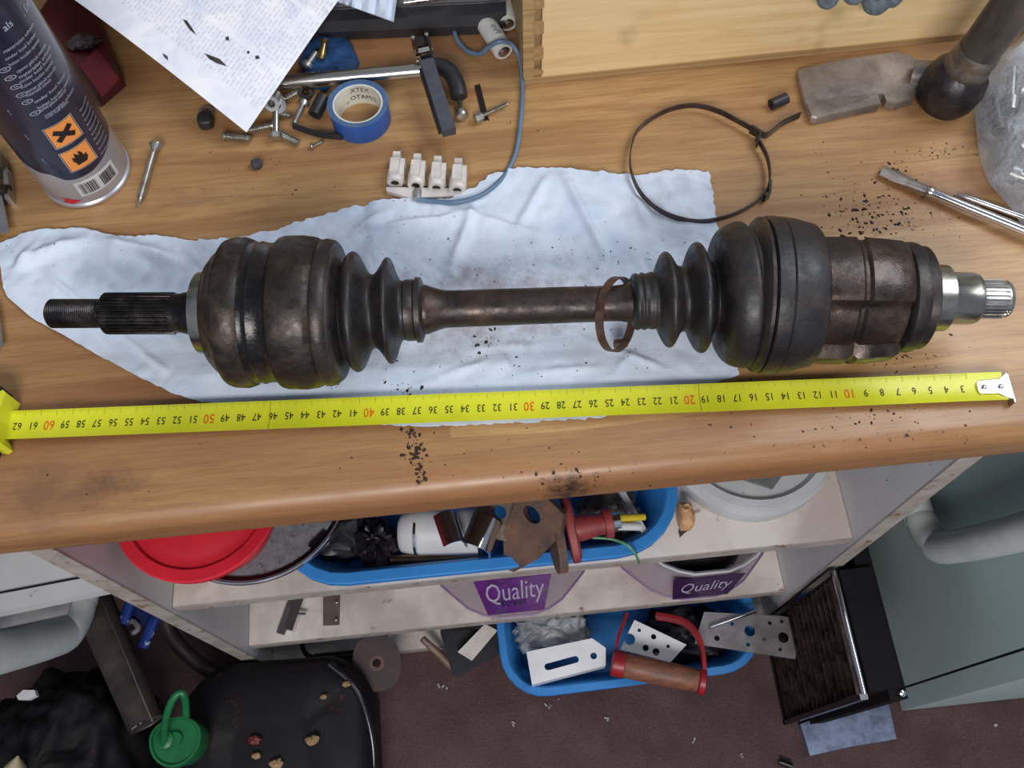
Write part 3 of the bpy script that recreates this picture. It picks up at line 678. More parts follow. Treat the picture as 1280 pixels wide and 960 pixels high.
# ------------------------------------------------------------------ masking tape roll
tz = .0185
rc0 = at(447, 129, tz); roll_ = thing('tape_roll', 'roll of blue masking tape lying flat beside the clamp', 'tape roll', Vector((rc0.x, rc0.y, BT)))
RO, RI = .0212, .0172
m_mask = M('masking_blue', (44, 96, 178), (36, 84, 164), rough=0.5, scale=30); m_maskt = M('tape_edge', (88, 116, 152), (72, 100, 140), rough=.6, scale=60)
cb = Vector((rc0.x, rc0.y, BT))
MB().lathe([(.0005, RI + .0009), (0, RO - .0004), (.0006, RO), (tz - .0006, RO), (tz, RO - .0005), (tz, RI + .0009)], cb, (0, 0, 1), 72, close=True).build('tape', m_mask, roll_, sm=True)
wnd = MB()
for i in range(6):
    r = RI + .0012 + i * .0006; wnd.lathe([(tz - .0001, r), (tz - .0001, r + .0004), (tz + .0002, r + .0004), (tz + .0002, r)], cb, (0, 0, 1), 64, close=True)
wnd.build('windings', m_maskt, roll_, sm=True, kind='stuff')
core = MB().lathe([(0, RI - .0006), (0, RI + .0008), (tz - .0004, RI + .0008), (tz - .0004, RI - .0006)], cb, (0, 0, 1), 64, close=True).build('core', M('card_core', (214, 212, 198), (194, 190, 178), rough=.8, scale=50), roll_, sm=True)
pt = MB()
for s_, z_, sz, a0 in (('XTEX', .014, .0058, 1.5), ('OTAMO', .0068, .0058, 1.38), ('o', .005, .005, 2.15)):
    gv, gf = text_geo(s_, sz)
    pt.add([cb + Vector(((RI - .0008) * math.cos(a0 - p.x / RI), (RI - .0008) * math.sin(a0 - p.x / RI), z_ + p.y)) for p in gv], gf)
pt.sub('core_print', m_hblk, core)

# ------------------------------------------------------------------ large clamp band
cpts = [(800, 240), (789, 215), (788, 190), (796, 165), (815, 148), (840, 136), (868, 132), (895, 138), (920, 150), (945, 164)]
cp2 = [(945, 172), (952, 182), (960, 200), (962, 225), (952, 246), (930, 262), (905, 272), (875, 277), (845, 272), (820, 260), (800, 240)]
m_clamp = M('clamp_steel', (86, 78, 76), (58, 52, 52), rough=.35, metal=.7, scale=90)
big = thing('hose_clamp', 'large dark metal boot clamp band opened out above the towel edge', 'clamp', at(874, 205, 0))
MB().strap(smooth([at(x, y, .0062) for x, y in cp2 + cpts[1:]], 6), .0046, .0009).build('band', m_clamp, big, sm=True)
MB().strap(smooth([at(945, 164, .0062), at(955, 169, .0065), at(963, 166, .0065), at(978, 154, .006), at(1000, 144, .0055)], 6), .0062, .001).build('band_tail', m_clamp, big, sm=True)
MB().strap([at(938, 161, .0062), at(950, 168, .0062), at(947, 180, .0062)], .008, .0016).build('crimp_ear', m_clamp, big, bevel=.0003)
q = at(960, 240, .006); MB().strap([at(962, 228, .006), at(961, 244, .006), at(955, 248, .006)], .0075, .0018).build('buckle', m_clamp, big, bevel=.0003)

# ------------------------------------------------------------------ terminal block with wire
m_nyl = M('milky_nylon', (212, 206, 200), (192, 186, 182), rough=.4, scale=80, spec=.4)
tb = thing('terminal_block', 'four-way milky plastic terminal block with a grey-blue wire looping away', 'connector', at(535, 225, 0))
_yd = (at(498, 186, .006) - at(494, 226, .006)).normalized(); yd = Vector((_yd.x, _yd.y, 0)).normalized()
for (x, y) in ((493, 226), (519, 229), (545, 232), (571, 235)):
    p = at(x, y, .0085); dn = yd
    cn = MB().lathe([(0, .0030), (0, .0054), (.0006, .0058), (.010, .0058), (.0105, .0052), (.019, .0050), (.0195, .004), (.0195, .0022), (.003, .0022), (.003, .0030)], p - Vector((0, 0, .0028)), dn, 20, close=True).build('connector', m_nyl, tb, sm=True)
    MB().box(p + dn * .0095 + Vector((0, 0, .0015)), (.0062, .012, .009), Matrix.Rotation(math.atan2(-dn.x, dn.y), 3, 'Z')).sub('screw_tower', m_nyl, cn, bevel=.001, seg=2)
    MB().box(p + dn * .0205 + Vector((0, 0, -.001)), (.0052, .007, .006), Matrix.Rotation(math.atan2(-dn.x, dn.y), 3, 'Z')).sub('end_tab', m_nyl, cn, bevel=.001, seg=2)
    MB().box(p + dn * .009 + Vector((.0042, .001, -.0025)), (.0045, .014, .010), Matrix.Rotation(math.atan2(-dn.x, dn.y), 3, 'Z')).sub('side_web', m_nyl, cn, bevel=.0012, seg=2)
    MB().lathe([(0, .0001), (0, .0031), (.001, .0031)], p - Vector((0, 0, .0028)) + dn * .0008, dn, 14).sub('wire_hole', M('hole_shade', (52, 42, 28), (26, 20, 14), rough=.5), cn)  # dark disc paints the shade inside the open barrel
MB().prism([at(484, 238), at(583, 240), at(580, 247), at(516, 252), at(484, 243)], .0005, .004).build('base_strip', m_nyl, tb, bevel=.0008)
MB().lathe([(0, .003), (.007, .0032), (.0085, .0025)], at(521, 250, .004), yd, 14).build('wire_ferrule', m_zinc, tb, sm=True)
wp = [(522, 249, .004), (545, 252, .004), (575, 252, .0065), (605, 242, .0065), (630, 220, .003), (645, 190, .003), (651, 150, .003), (653, 110, .003), (650, 75, .006), (640, 56, .013), (625, 52, .0185), (612, 58, .013), (600, 67, .005), (585, 64, .003), (573, 52, .003), (568, 40, .004)]
MB().tube(smooth([at(*p) for p in wp], 8), .0017, 10).build('wire', M('wire_grey', (98, 124, 150), (84, 108, 134), rough=.45, bump=0), tb, sm=True)

# ------------------------------------------------------------------ clamp tool, black case, batteries
m_tube = M('brushed_tube', (206, 202, 196), (180, 176, 172), rough=.24, metal=1, scale=60, stretch=(.2, 3, 3))
cl = thing('clamp_tool', 'chrome tube hand clamp with a flat dark grey lever', 'hand tool', at(540, 100, 0))
MB().tube([at(345, 106, .012), at(352, 103, .012), at(440, 96, .012), at(528, 88, .012)], [.0035, .0055, .0055, .0055], 20).build('tube', m_tube, cl, sm=True)
q0, q1 = at(530, 66, .024), at(562, 167, .018); dd = (q1 - q0).normalized(); zz = Vector((0, 0, 1)); xx = dd.cross(zz).normalized(); zz2 = xx.cross(dd)
mm = Matrix((xx, dd, zz2)).transposed()
m_lev = M('lever_grey', (74, 76, 86), (62, 64, 74), rough=.5, scale=150)
MB().box((q0 + q1) / 2 + dd * .004, (.0098, (q1 - q0).length - .010, .008), mm).build('lever', m_lev, cl, bevel=.0008)
MB().box((q0 + q1) / 2 + dd * .002 + xx * .0042 - zz2 * .005, (.005, (q1 - q0).length * .75, .006), mm).build('lever_channel', m_black, cl, bevel=.0006)
MB().box(q0 + dd * .001, (.0128, .004, .009), mm).build('lever_collar', m_chrome, cl, bevel=.0008)
hb = MB(); hb.box(q0 - dd * .006 + xx * .005, (.002, .016, .012), mm); hb.box(q0 - dd * .006 - xx * .005, (.002, .016, .012), mm); hb.box(q0 - dd * .008, (.009, .008, .007), mm)
hb.build('hinge_bracket', m_joint, cl, bevel=.0004)
for s_ in (-1, 1): MB().lathe([(0, .0016), (.0008, .0014), (.001, .0004)], q0 - dd * .010 + xx * .005 * s_ + zz2 * .006, zz2, 12).build('rivet', m_chrome, cl, sm=True)
MB().tube(smooth([at(530, 88, .012), at(548, 83, .013), at(562, 90, .013), at(571, 106, .011), at(574, 122, .008)]), .0062, 16).build('curved_jaw', m_black, cl, sm=True)
# black box section tool at the top edge
cs0, cs1 = at(350, 8, .02), at(632, -4, .02); ax = (cs1 - cs0).normalized(); ay = Vector((-ax.y, ax.x, 0))
bb = thing('hacksaw_case', 'long black plastic box-shaped tool body at the top edge beside the document', 'tool case', Vector(((cs0 + cs1) / 2)[:2] + (BT,)))
r3 = Matrix((ax, ay, Vector((0, 0, 1)))).transposed()
L = []
for t, s_ in ((0, 1), (.9, 1), (1.0, .86)):
    c = cs0.lerp(cs1, t); c.z = BT; L.append([c + ay * y * s_ + Vector((0, 0, z)) for y, z in ((-.017, .001), (-.018, .010), (-.015, .018), (-.007, .021), (-.004, .026), (.016, .028), (.018, .020), (.018, .001))])
MB().loft(L).build('body', m_black, bb, bevel=.001)
MB().strap([cs0.lerp(cs1, .05) - ay * .006 + Vector((0, 0, .0018)), cs0.lerp(cs1, .97) - ay * .006 + Vector((0, 0, .0018))], .0015, .0014).build('edge_ridge', M('ridge_grey', (78, 76, 84), (64, 62, 70), rough=.4), bb)
for nm, lb, pa, pb, z in (('battery', 'white cylinder battery lying below the end of the black tool case', (604, 24), (630, 65), .0078), ('battery', 'white cylinder battery beside the wooden box at the top edge', (618, -30), (635, 30), .0078)):
    a, b = at(*pa, z), at(*pb, z); d = (b - a).normalized(); ln = (b - a).length
    bt_ = thing(nm, lb, 'battery', Vector((a.x, a.y, BT)), 'white batteries beside the wooden box')
    bd = MB().lathe([(0, .006), (.0005, .0076), (ln - .0015, .0076), (ln - .0003, .007)], a, d, 28).build('casing', M('battery_white', (206, 208, 206), (190, 192, 190), rough=.35, bump=0), bt_, sm=True)
    MB().lathe([(ln - .0006, .0048), (ln + .0001, .0048), (ln + .0003, .003), (ln + .0012, .0028), (ln + .0014, .0015)], a, d, 20).build('terminal', m_chrome, bt_, sm=True)
    gv, gf = text_geo('Pro', .007); sdv = d.cross(Vector((0, 0, 1))).normalized()
    MB().add([a + d * (ln * .55 - p.x) + sdv * (math.sin(-p.y / .0078 - .15) * .0078) + Vector((0, 0, math.cos(-p.y / .0078 - .15) * .0078)) for p in gv], gf).sub('print', M('print_grey', (70, 84, 96), (60, 72, 84), rough=.5, bump=0), bd)
# blue rag under the case
random.seed(5)
poly = []
for i in range(26):
    a = 2 * PI * i / 26; r = 1 + .22 * noise.noise(Vector((math.cos(a) * 2, math.sin(a) * 2, 8))) * 2
    poly.append(at(412 + 38 * r * math.cos(a), 80 + 34 * r * math.sin(a), 0))
c = at(412, 80, .006); L = [[Vector((p.x, p.y, BT + .001)) for p in poly]]
for k, h in ((.97, .003), (.75, .005), (.45, .0075), (.15, .006)):
    L.append([Vector((c.x + (p.x - c.x) * k, c.y + (p.y - c.y) * k, BT + h + .002 * noise.noise(p * 90 + Vector((k * 9, 0, 0))))) for p in poly])
o = MB().loft(L).build('blue_rag', M('rag_blue', (24, 70, 118), (16, 50, 90), rough=.75, scale=120, bump=.4), sm=True); tag(o, 'ragged dark blue cloth scrap under the chrome tube clamp', 'rag')
o = MB().lathe([(0, .0005), (0, .003), (.004, .0034), (.012, .002), (.013, .004), (.015, .003)], at(401, 74, .009), (.3, .8, .4), 14).build('brass_fitting', M('brass', (176, 150, 96), (120, 104, 80), rough=.3, metal=.9, scale=90), sm=True); tag(o, 'small brass and steel fitting lying on the blue rag', 'fitting')
o = MB().lathe([(0, .002), (.001, .004), (.004, .004), (.005, .0022), (.014, .0022)], at(382, 84, .007), (.5, .6, .2), 12).build('rag_bolt', m_zinc, sm=True); tag(o, 'small grey bolt on the blue rag by the document edge', 'bolt')
# folded paper towel piece over the case
v = []; f = []; c4 = [(415, -30), (500, -25), (496, 24), (440, 2)]
tq = [(400, -40), (505, -40), (497, 12), (490, 26), (470, 17), (440, 4), (405, -6)]
def quadp(u, t):
    a = Vector((395, -8)).lerp(Vector((492, 27)), u); b = Vector((400, -60)).lerp(Vector((505, -60)), u); return a.lerp(b, t)
n1, n2 = 24, 14
for i in range(n1 + 1):
    for j in range(n2 + 1):
        q = quadp(i / n1, j / n2); h = .031 + .0035 * abs(noise.noise(Vector((i * .5 + j * .1, j * .1, 5)))) * 2 + .002 * math.sin(i * 1.3 + j * .12); v.append(at(q.x, q.y, h))
n0 = len(v); v += [p - Vector((0, 0, .0006)) for p in v]
for i in range(n1):
    for j in range(n2):
        a = i * (n2 + 1) + j; f += [(a, a + n2 + 1, a + n2 + 2, a + 1), (n0 + a + 1, n0 + a + n2 + 2, n0 + a + n2 + 1, n0 + a)]
o = MB().add(v, f).build('towel_scrap', m_towel, sm=True, origin=(0, 0, BT)); tag(o, 'folded pale blue paper towel corner lying on the black tool case', 'towel')
for i, (pa, pb, lb) in enumerate((((505, 3), (560, -4), 'bright steel rod behind the black tool case'),)):
    o = MB().tube([at(*pa, .03), at(*pb, .03)], .0022, 10).build('steel_rod', m_chrome, sm=True); tag(o, lb, 'rod')

# ------------------------------------------------------------------ document sheet
zc, zb = .020, .048
pc = at(308, 165, zc); pl = at(95, 0, zb); pr2 = at(425, 0, zb - .006)
u1 = (pl - pc); u2 = (pr2 - pc); u1n = u1.normalized(); u2n = (u2).normalized()
LA, LB_ = .30, .215
k = NT('printed_sheet'); uv = k.mapping(src='UV'); sep = k.n('ShaderNodeSeparateXYZ'); k.l(uv, sep.inputs[0])
su, sv = sep.outputs[0], sep.outputs[1]         # u along the long edge, v along the short edge (both 0..1)
line = k.math('FRACT', k.math('MULTIPLY', su, 92.0)); lm = k.math('GREATER_THAN', line, 0.5)
cb_ = k.n('ShaderNodeCombineXYZ'); k.l(k.math('FLOOR', k.math('MULTIPLY', su, 92.0)), cb_.inputs[0]); k.l(k.math('MULTIPLY', sv, 60.0), cb_.inputs[1])
wn = k.noise(cb_.outputs[0], 1.0, 2, .6); wm = k.math('GREATER_THAN', wn, 0.47)
col_f = k.math('FRACT', k.math('MULTIPLY', sv, 4.4)); cmk = k.math('MULTIPLY', k.math('GREATER_THAN', col_f, .05), k.math('LESS_THAN', col_f, .96))
mg = k.math('MULTIPLY', k.math('GREATER_THAN', sv, .085), k.math('LESS_THAN', su, .97))
para = k.math('GREATER_THAN', k.noise(k.mapping((14, 2.2, 1), src='UV'), 1.6, 1), .36)
ink = k.math('MULTIPLY', k.math('MULTIPLY', k.math('MULTIPLY', lm, wm), cmk), k.math('MULTIPLY', mg, para))
base = k.ramp(k.noise(k.mapping((5, 3, 1), src='UV'), 2.0, 3), [(.35, lin((226, 230, 244))), (.65, lin((246, 246, 250)))])
hd = k.math('GREATER_THAN', k.noise(k.mapping((9, 4.4, 1), src='UV'), 2.3, 0), .6)
col = k.mix(k.math('MULTIPLY', hd, .16), base, lin((178, 190, 220)))
col = k.mix(k.math('MULTIPLY', ink, .24), col, lin((130, 138, 164)))
st_ = k.noise(k.mapping((6, 20, 1), src='UV'), 2.0, 5, .75)
mp = k.mapping((1 / .55, 1 / .07, 0), src='UV', loc=(-.45 / .55, -.50 / .07, 0)); ln_ = k.n('ShaderNodeVectorMath', operation='LENGTH'); k.l(mp, ln_.inputs[0])
dd_ = k.math('ADD', ln_.outputs['Value'], k.math('MULTIPLY', k.math('SUBTRACT', st_, .5), 4.0))
col = k.mix(k.ramp(dd_, [(0, (.5,) * 3 + (1,)), (.9, (0, 0, 0, 1))]), col, lin((150, 128, 112)))
k.l(col, k.b.inputs['Base Color']); k.b.inputs['Roughness'].default_value = .6
NA, NB = 30, 22; v = []; f = []; uvs = []
def sheet(a, b, dz=0):
    p = pc + u1n * (LA * a) + u2n * (LB_ * b)
    p.z += .0025 * math.sin(a * 5 + b * 2)
    hz = p.z - BT
    if hz > .036: p.z = BT + .036 + .016 * math.tanh((hz - .036) / .016)
    p.z += dz
    return p
for i in range(NA + 1):
    for j in range(NB + 1): v.append(sheet(i / NA, j / NB)); uvs.append((i / NA, j / NB))
n0 = len(v); v += [p - Vector((0, 0, .0004)) for p in v]; uvs = uvs * 2
for i in range(NA):
    for j in range(NB):
        a = i * (NB + 1) + j; f += [(a, a + NB + 1, a + NB + 2, a + 1), (n0 + a + 1, n0 + a + NB + 2, n0 + a + NB + 1, n0 + a)]
doc = MB().add(v, f).build('document', k.m, sm=True, origin=(pc.x, pc.y, BT)); tag(doc, 'white sheet of fine printed columns with black smudges, corner pointing at the viewer', 'document')
lay = doc.data.uv_layers.new(name='UVMap')
for lp in doc.data.loops: lay.data[lp.index].uv = uvs[lp.vertex_index]
# smears on the paper
def on_sheet(px, py):
    nrm = u1n.cross(u2n).normalized(); p = atp(px, py, pc, nrm); r = p - pc
    # solve a,b
    g11, g12, g22 = u1n.dot(u1n), u1n.dot(u2n), u2n.dot(u2n); r1, r2 = r.dot(u1n), r.dot(u2n); de = g11 * g22 - g12 * g12
    return (r1 * g22 - r2 * g12) / de / LA, (r2 * g11 - r1 * g12) / de / LB_
m_smear = M('smear_black', (40, 36, 38), (70, 64, 62), rough=.6, scale=300)
sm_ = MB()
for poly in ([(257, 70), (268, 74), (276, 77), (285, 86), (272, 82), (263, 77)], [(230, 27), (235, 29), (240, 36), (247, 47), (239, 41), (234, 34)], [(205, 70), (211, 74), (212, 79), (207, 75)], [(320, 73), (324, 72), (326, 76), (321, 77)], [(283, 50), (287, 49), (288, 54), (284, 54)], [(310, 67), (313, 67), (313, 70), (310, 70)], [(215, 98), (220, 101), (216, 103)]):
    sm_.add([sheet(*on_sheet(x, y), .0004) for x, y in poly], [tuple(range(len(poly)))])
pd = sm_; pd.v = [p - Vector(doc.location) for p in pd.v]; pd.build('ink_smear', m_smear, doc, kind='stuff')
# red plastic case behind the can
rb_ = thing('red_case', 'dark red translucent plastic case between the spray can and the document', 'case', at(100, 60, 0))
c = [at(158, 108, .0), at(128, 134, .0), at(60, 30, .0), at(100, -30, .0)]
MB().prism(c, .0005, .013).build('body', M('red_case_plastic', (92, 20, 32), (66, 14, 24), rough=.3, scale=12), rb_, bevel=.004, seg=3)
MB().prism([at(150, 100, .013), at(128, 122, .013), at(100, 84, .013), at(122, 62, .013)], .013, .0145).build('lid_panel', M('red_panel', (120, 18, 38), (96, 14, 28), rough=.25, scale=20), rb_, bevel=.001)
o = blobmesh(at(104, 52, .016), (.024, .014, .005), .5, 5, 3, 24, 10).build('swarf_heap', M('swarf', (120, 104, 104), (50, 36, 40), rough=.5, metal=.4, scale=200), sm=True); tag(o, 'small grey heap of swarf on the red case', 'debris')

# metal plates at the left edge
hg = thing('steel_bracket', 'bright steel bracket plate with a dark knuckle at the left edge above the towel', 'bracket', at(0, 260, 0))
MB().prism([at(-40, 240), at(7, 240), at(18, 297), at(-40, 302)], .006, .0075).build('leaf', m_zinc, hg, bevel=.0003)
MB().prism([at(12, 221), at(17, 219), at(20, 256), at(14, 258)], .0, .009).build('flange', m_zinc, hg, bevel=.0003)
MB().prism([at(-40, 206), at(12, 203), at(14, 222), at(-40, 228)], .0, .012).build('plate_end', M('dull_plate', (120, 118, 112), (84, 80, 74), rough=.4, metal=.7, scale=60), hg, bevel=.0005)
MB().tube([at(-20, 236, .008), at(11, 238, .008)], .004, 12).build('knuckle', m_joint, hg, sm=True)
o = MB().prism([at(-30, 384), at(2, 384), at(9, 437), at(-30, 441)], .004, .0055).build('steel_plate', m_zinc, bevel=.0003); tag(o, 'plain steel plate at the left edge poking from under the towel corner', 'plate')

# ------------------------------------------------------------------ wooden box at the back right
m_ply = mat_grainwood('pine_board', (214, 182, 132), (232, 206, 158), (2.2, 26, 26)); m_ply2 = mat_grainwood('end_grain', (150, 116, 76), (176, 142, 98), (60, 60, 60), .6)
m_lam = mat_grainwood('ply_edge', (124, 94, 62), (186, 154, 108), (.6, .6, 520), .6); m_side = mat_grainwood('ply_side', (138, 108, 70), (190, 160, 112), (2, 60, 60), .55)
b0 = at(667, 97, 0.006); b1 = at(1040, 58.5, 0.006); bx = (b1 - b0); bx.z = 0; bx.normalize(); by = Vector((-bx.y, bx.x, 0)); b0.z = BT
r3 = Matrix((bx, by, Vector((0, 0, 1)))).transposed(); HB = .095; WB = .40; DB = .28
box = thing('wooden_box', 'pale finger-jointed wooden box standing at the back of the worktop', 'box', b0 + bx * .2 + by * .14)
def bxp(x, y, z): return b0 + bx * x + by * y + Vector((0, 0, z))
MB().box(bxp(WB / 2 - .003, DB / 2 + .0, .0032), (WB + .008, DB + .002, .0060), r3).build('base_panel', m_lam, box, bevel=.0005)
MB().box(bxp(WB / 2 + .003, .005, HB / 2 + .0062), (WB - .006, .010, HB), r3).build('front_board', m_ply, box, bevel=.0004)
MB().box(bxp(WB / 2, DB - .005, HB / 2 + .0062), (WB, .010, HB), r3).build('back_board', m_ply, box)
MB().box(bxp(-.0035, DB / 2, HB / 2 + .0062), (.008, DB - .0, HB), r3).build('side_board', m_side, box, bevel=.0004)
MB().box(bxp(WB - .005, DB / 2, HB / 2 + .0062), (.010, DB - .022, HB), r3).build('side_board', m_side, box)
nrm = by
for (ya, yb) in ((-34, -20), (-5, 10.5), (27, 42.5), (59, 74), (88, 93)):
    za_ = atp(672, ya, b0, nrm).z - BT; zb_ = atp(672, yb, b0, nrm).z - BT
    MB().box(bxp(.0035, .0012, (za_ + zb_) / 2), (.0070, .0034, abs(za_ - zb_)), r3).build('finger_joint', m_ply2, box, bevel=.0002)
# grey glove drooping over the box front
gl = thing('work_glove', 'grey-blue knitted work glove with fingertips drooping over the box', 'glove', bxp(.24, .0, .0))
m_gl = M('glove_knit', (122, 138, 150), (86, 98, 108), rough=.9, scale=260, bump=.5)
for i, (px, py, r0) in enumerate(((1090, 14, .0105), (1064, 2, .0085), (1031, 8, .0080), (1110, 6, .0085))):
    tip = atp(px, py, b0 - by * .013, by); xr = (tip - b0).dot(bx)
    ps = [bxp(.225 + (xr - .225) * .55, .050, HB + .016), bxp(.225 + (xr - .225) * .8, .018, HB + .019), bxp(xr, -.004, HB + .0145), bxp(xr, -.0125, HB - .002)]
    if tip.z < ps[-1].z - .012: ps.append((ps[-1] + tip) / 2)
    ps.append(tip); ps = smooth(ps, 5); n_ = len(ps)
    MB().tube(ps, [r0] * (n_ - 3) + [r0 * .92, r0 * .72, r0 * .35], 14).build('finger', m_gl, gl, sm=2)
blobmesh(bxp(.225, .075, HB + .012), (.095, .09, .024), .12, 3, 6, 36, 18, .7).build('palm', m_gl, gl, sm=2)

# ------------------------------------------------------------------ adze hammer
hm = thing('adze_hammer', 'worn steel adze head with its dark handle standing upright beside the wooden box', 'hammer', at(1180, 110, 0))
m_head = mat_axle('worn_steel', (96, 88, 86), (142, 134, 130), (176, 168, 160), .3, .5, .6, 22)
bl = [(997, 88), (1003, 84), (1060, 74), (1120, 66), (1135, 68), (1142, 74), (1160, 76), (1162, 112), (1148, 114), (1143, 124), (1118, 130), (1108, 127), (1104, 118), (1097, 119), (1101, 131), (1020, 148), (1014, 146), (1006, 125)]
L = []
for k_, z in ((1, .001), (1, .0065), (.985, .0078)):
    c = at(1080, 100, 0); L.append([Vector((c.x + (at(x, y, .007).x - c.x) * k_, c.y + (at(x, y, .007).y - c.y) * k_, BT + max(.0006, z - (.002 if x < 1010 else 0)))) for x, y in bl])
MB().loft(L).build('blade', m_head, hm, bevel=.0006)
hc = at(1190, 108, .018); hdr = Vector((.12, -.02, 1)).normalized()
MB().lathe([(-.017, .014), (-.015, .018), (-.008, .0212), (.004, .022), (.012, .020), (.016, .017), (.018, .0155)], hc, hdr, 40).build('eye_socket', mat_axle('dark_socket', (34, 32, 36), (58, 54, 56), (90, 84, 82), .28, .5, .6), hm, sm=True)
MB().tube([at(1140, 92, .010), at(1165, 95, .012), at(1185, 100, .014)], [.009, .011, .014], 16, .75).build('neck', m_head, hm, sm=True)
MB().lathe([(.016, .0150), (.018, .0158), (.022, .0158), (.024, .0148), (.028, .0146), (.029, .0152), (.034, .015), (.036, .0142)], hc, hdr, 36).build('ferrule', mat_axle('ferrule', (70, 66, 64), (110, 104, 98), (150, 144, 134), .3, .5, .7), hm, sm=True)
MB().lathe([(.034, .0136), (.10, .0150), (.18, .0165), (.26, .0165), (.262, .010)], hc, hdr, 36).build('handle', M('dark_grip', (46, 42, 44), (88, 80, 72), rough=.5, scale=50, stretch=(1, 1, .3)), hm, sm=True)
o = MB().lathe([(0, .0018), (0, .0042), (.013, .0042), (.013, .0018)], at(964, 131, .0045), (at(989, 120, .0045) - at(964, 131, .0045)), 18, close=True).build('rubber_plug', m_black, sm=True); tag(o, 'short black ribbed plug between the clamp tail and the adze blade', 'plug')
# plastic bag of parts
bag = thing('plastic_bag', 'clear crinkled plastic bag of metal parts at the right edge', 'bag', at(1290, 170, 0))
bpx = [(1292, 30), (1262, 62), (1240, 82), (1220, 98), (1219, 120), (1222, 160), (1228, 195), (1238, 222), (1258, 246), (1272, 262), (1290, 285), (1340, 290), (1400, 240), (1410, 150), (1380, 60), (1330, 20)]
kb = NT('clear_plastic'); kb.b.inputs['Base Color'].default_value = lin((196, 204, 214)); kb.b.inputs['Roughness'].default_value = .12
kb.b.inputs['Alpha'].default_value = 1; fr = kb.ramp(kb.noise(kb.mapping(), 26, 4, .7, 1.0), [(.35, (.30,) * 3 + (1,)), (.7, (.68,) * 3 + (1,))]); kb.l(fr, kb.b.inputs['Alpha'])
kb.bump(kb.noise(kb.mapping(), 60, 5, .7, 1.5), .9, .004)
pts = [at(x, y, .012) for x, y in bpx]; cc = at(1322, 152, .012); L = []
sub_ = [Vector((p.x, p.y, 0)) for p in smooth(pts + [pts[0]], 4)[:-1]]
for k_, z in ((.80, .001), (.95, .004), (1.0, .014), (.96, .026), (.85, .038), (.62, .046), (.3, .049), (.05, .049)):
    L.append([Vector((cc.x + (p.x - cc.x) * k_, cc.y + (p.y - cc.y) * k_, BT + max(.001, z + (.012 * noise.noise(p * 34 + Vector((k_ * 2, 0, 3))) if z > .02 else 0)))) for p in sub_])
MB().loft(L).build('film', kb.m, bag, sm=True)
for (x, y, r, ln, d) in ((1270, 190, .008, .03, (1, .4, .1)), (1262, 140, .006, .035, (.3, 1, .2)), (1276, 110, .010, .02, (1, -.5, .2)), (1262, 215, .007, .02, (.8, -.6, 0)), (1285, 165, .012, .02, (.2, .3, 1)), (1250, 165, .005, .03, (.2, 1, 0))):
    MB().lathe([(0, r * .5), (0, r), (ln * .3, r), (ln * .32, r * .6), (ln, r * .6)], at(x, y, .016), d, 20).build('metal_part', m_steel, bag, sm=True)
# screwdriver and rod
sd = thing('screwdriver', 'chrome flat-bladed screwdriver with a grimy tip, lower right of the adze', 'screwdriver', at(1180, 245, 0))
p0, p1, p2_ = at(1102, 213, .004), at(1160, 239, .0055), at(1330, 308, .009)
d = (p2_ - p1).normalized(); sdv = d.cross(Vector((0, 0, 1))).normalized()
L = []
for p, w_, h_ in ((p0, .0042, .0006), (p0.lerp(p1, .25), .0048, .001), (p0.lerp(p1, .6), .004, .0025), (p1, .003, .003)):
    L.append([p + sdv * w_ * math.cos(2 * PI * j / 16) + Vector((0, 0, h_ * math.sin(2 * PI * j / 16))) for j in range(16)])
MB().loft(L).build('blade_tip', m_head, sd, sm=True)
MB().tube([p1, p2_], .0033, 18).build('shaft', m_chrome, sd, sm=True)
MB().lathe([(-.001, .0036), (.001, .0042), (.003, .0036)], p1, d, 18).build('shaft_collar', m_steel, sd, sm=True)
o = MB().tube([at(1196, 243, .0025), at(1212, 248, .003), at(1330, 290, .003)], [.0012, .0022, .0024], 12).build('steel_skewer', m_chrome, sm=True); tag(o, 'thin bright steel rod lying along the upper side of the screwdriver', 'rod')

# ------------------------------------------------------------------ crumbs
m_crumb = M('crumb_dirt', (58, 36, 26), (28, 18, 14), rough=.7, scale=300)
def crumbs(name, label, spec, seed, cloth=False):
    random.seed(seed); mb = MB()
    for (x0, y0, x1, y1, n, s0, s1) in spec:
        for _ in range(int(n * 1.7)):
            gx, gy = random.gauss(0, .33), random.gauss(0, .33)
            x = (x0 + x1) / 2 + gx * (x1 - x0); y = (y0 + y1) / 2 + gy * (y1 - y0)
            s_ = (s0 + (s1 - s0) * random.random() ** 3) * .62; p = at(x, y, 0)
            if cloth: p.z = BT + cloth_h(p)
            el = random.uniform(1, 1.9); an = random.uniform(0, PI); ca, sa = math.cos(an), math.sin(an); N = 7; lo = []; hi = []
            for i in range(N):
                a = 2 * PI * i / N; r = s_ * random.uniform(.45, 1.4); px_, py_ = r * el * math.cos(a), r * math.sin(a)
                lo.append(p + Vector((px_ * ca - py_ * sa, px_ * sa + py_ * ca, 0))); hi.append(p + Vector(((px_ * ca - py_ * sa) * .5, (px_ * sa + py_ * ca) * .5, s_ * random.uniform(.3, .9))))
            mb.loft([lo, hi])
    o_ = mb.build(name, m_crumb); tag(o_, label, 'dirt', kind='stuff'); return o_
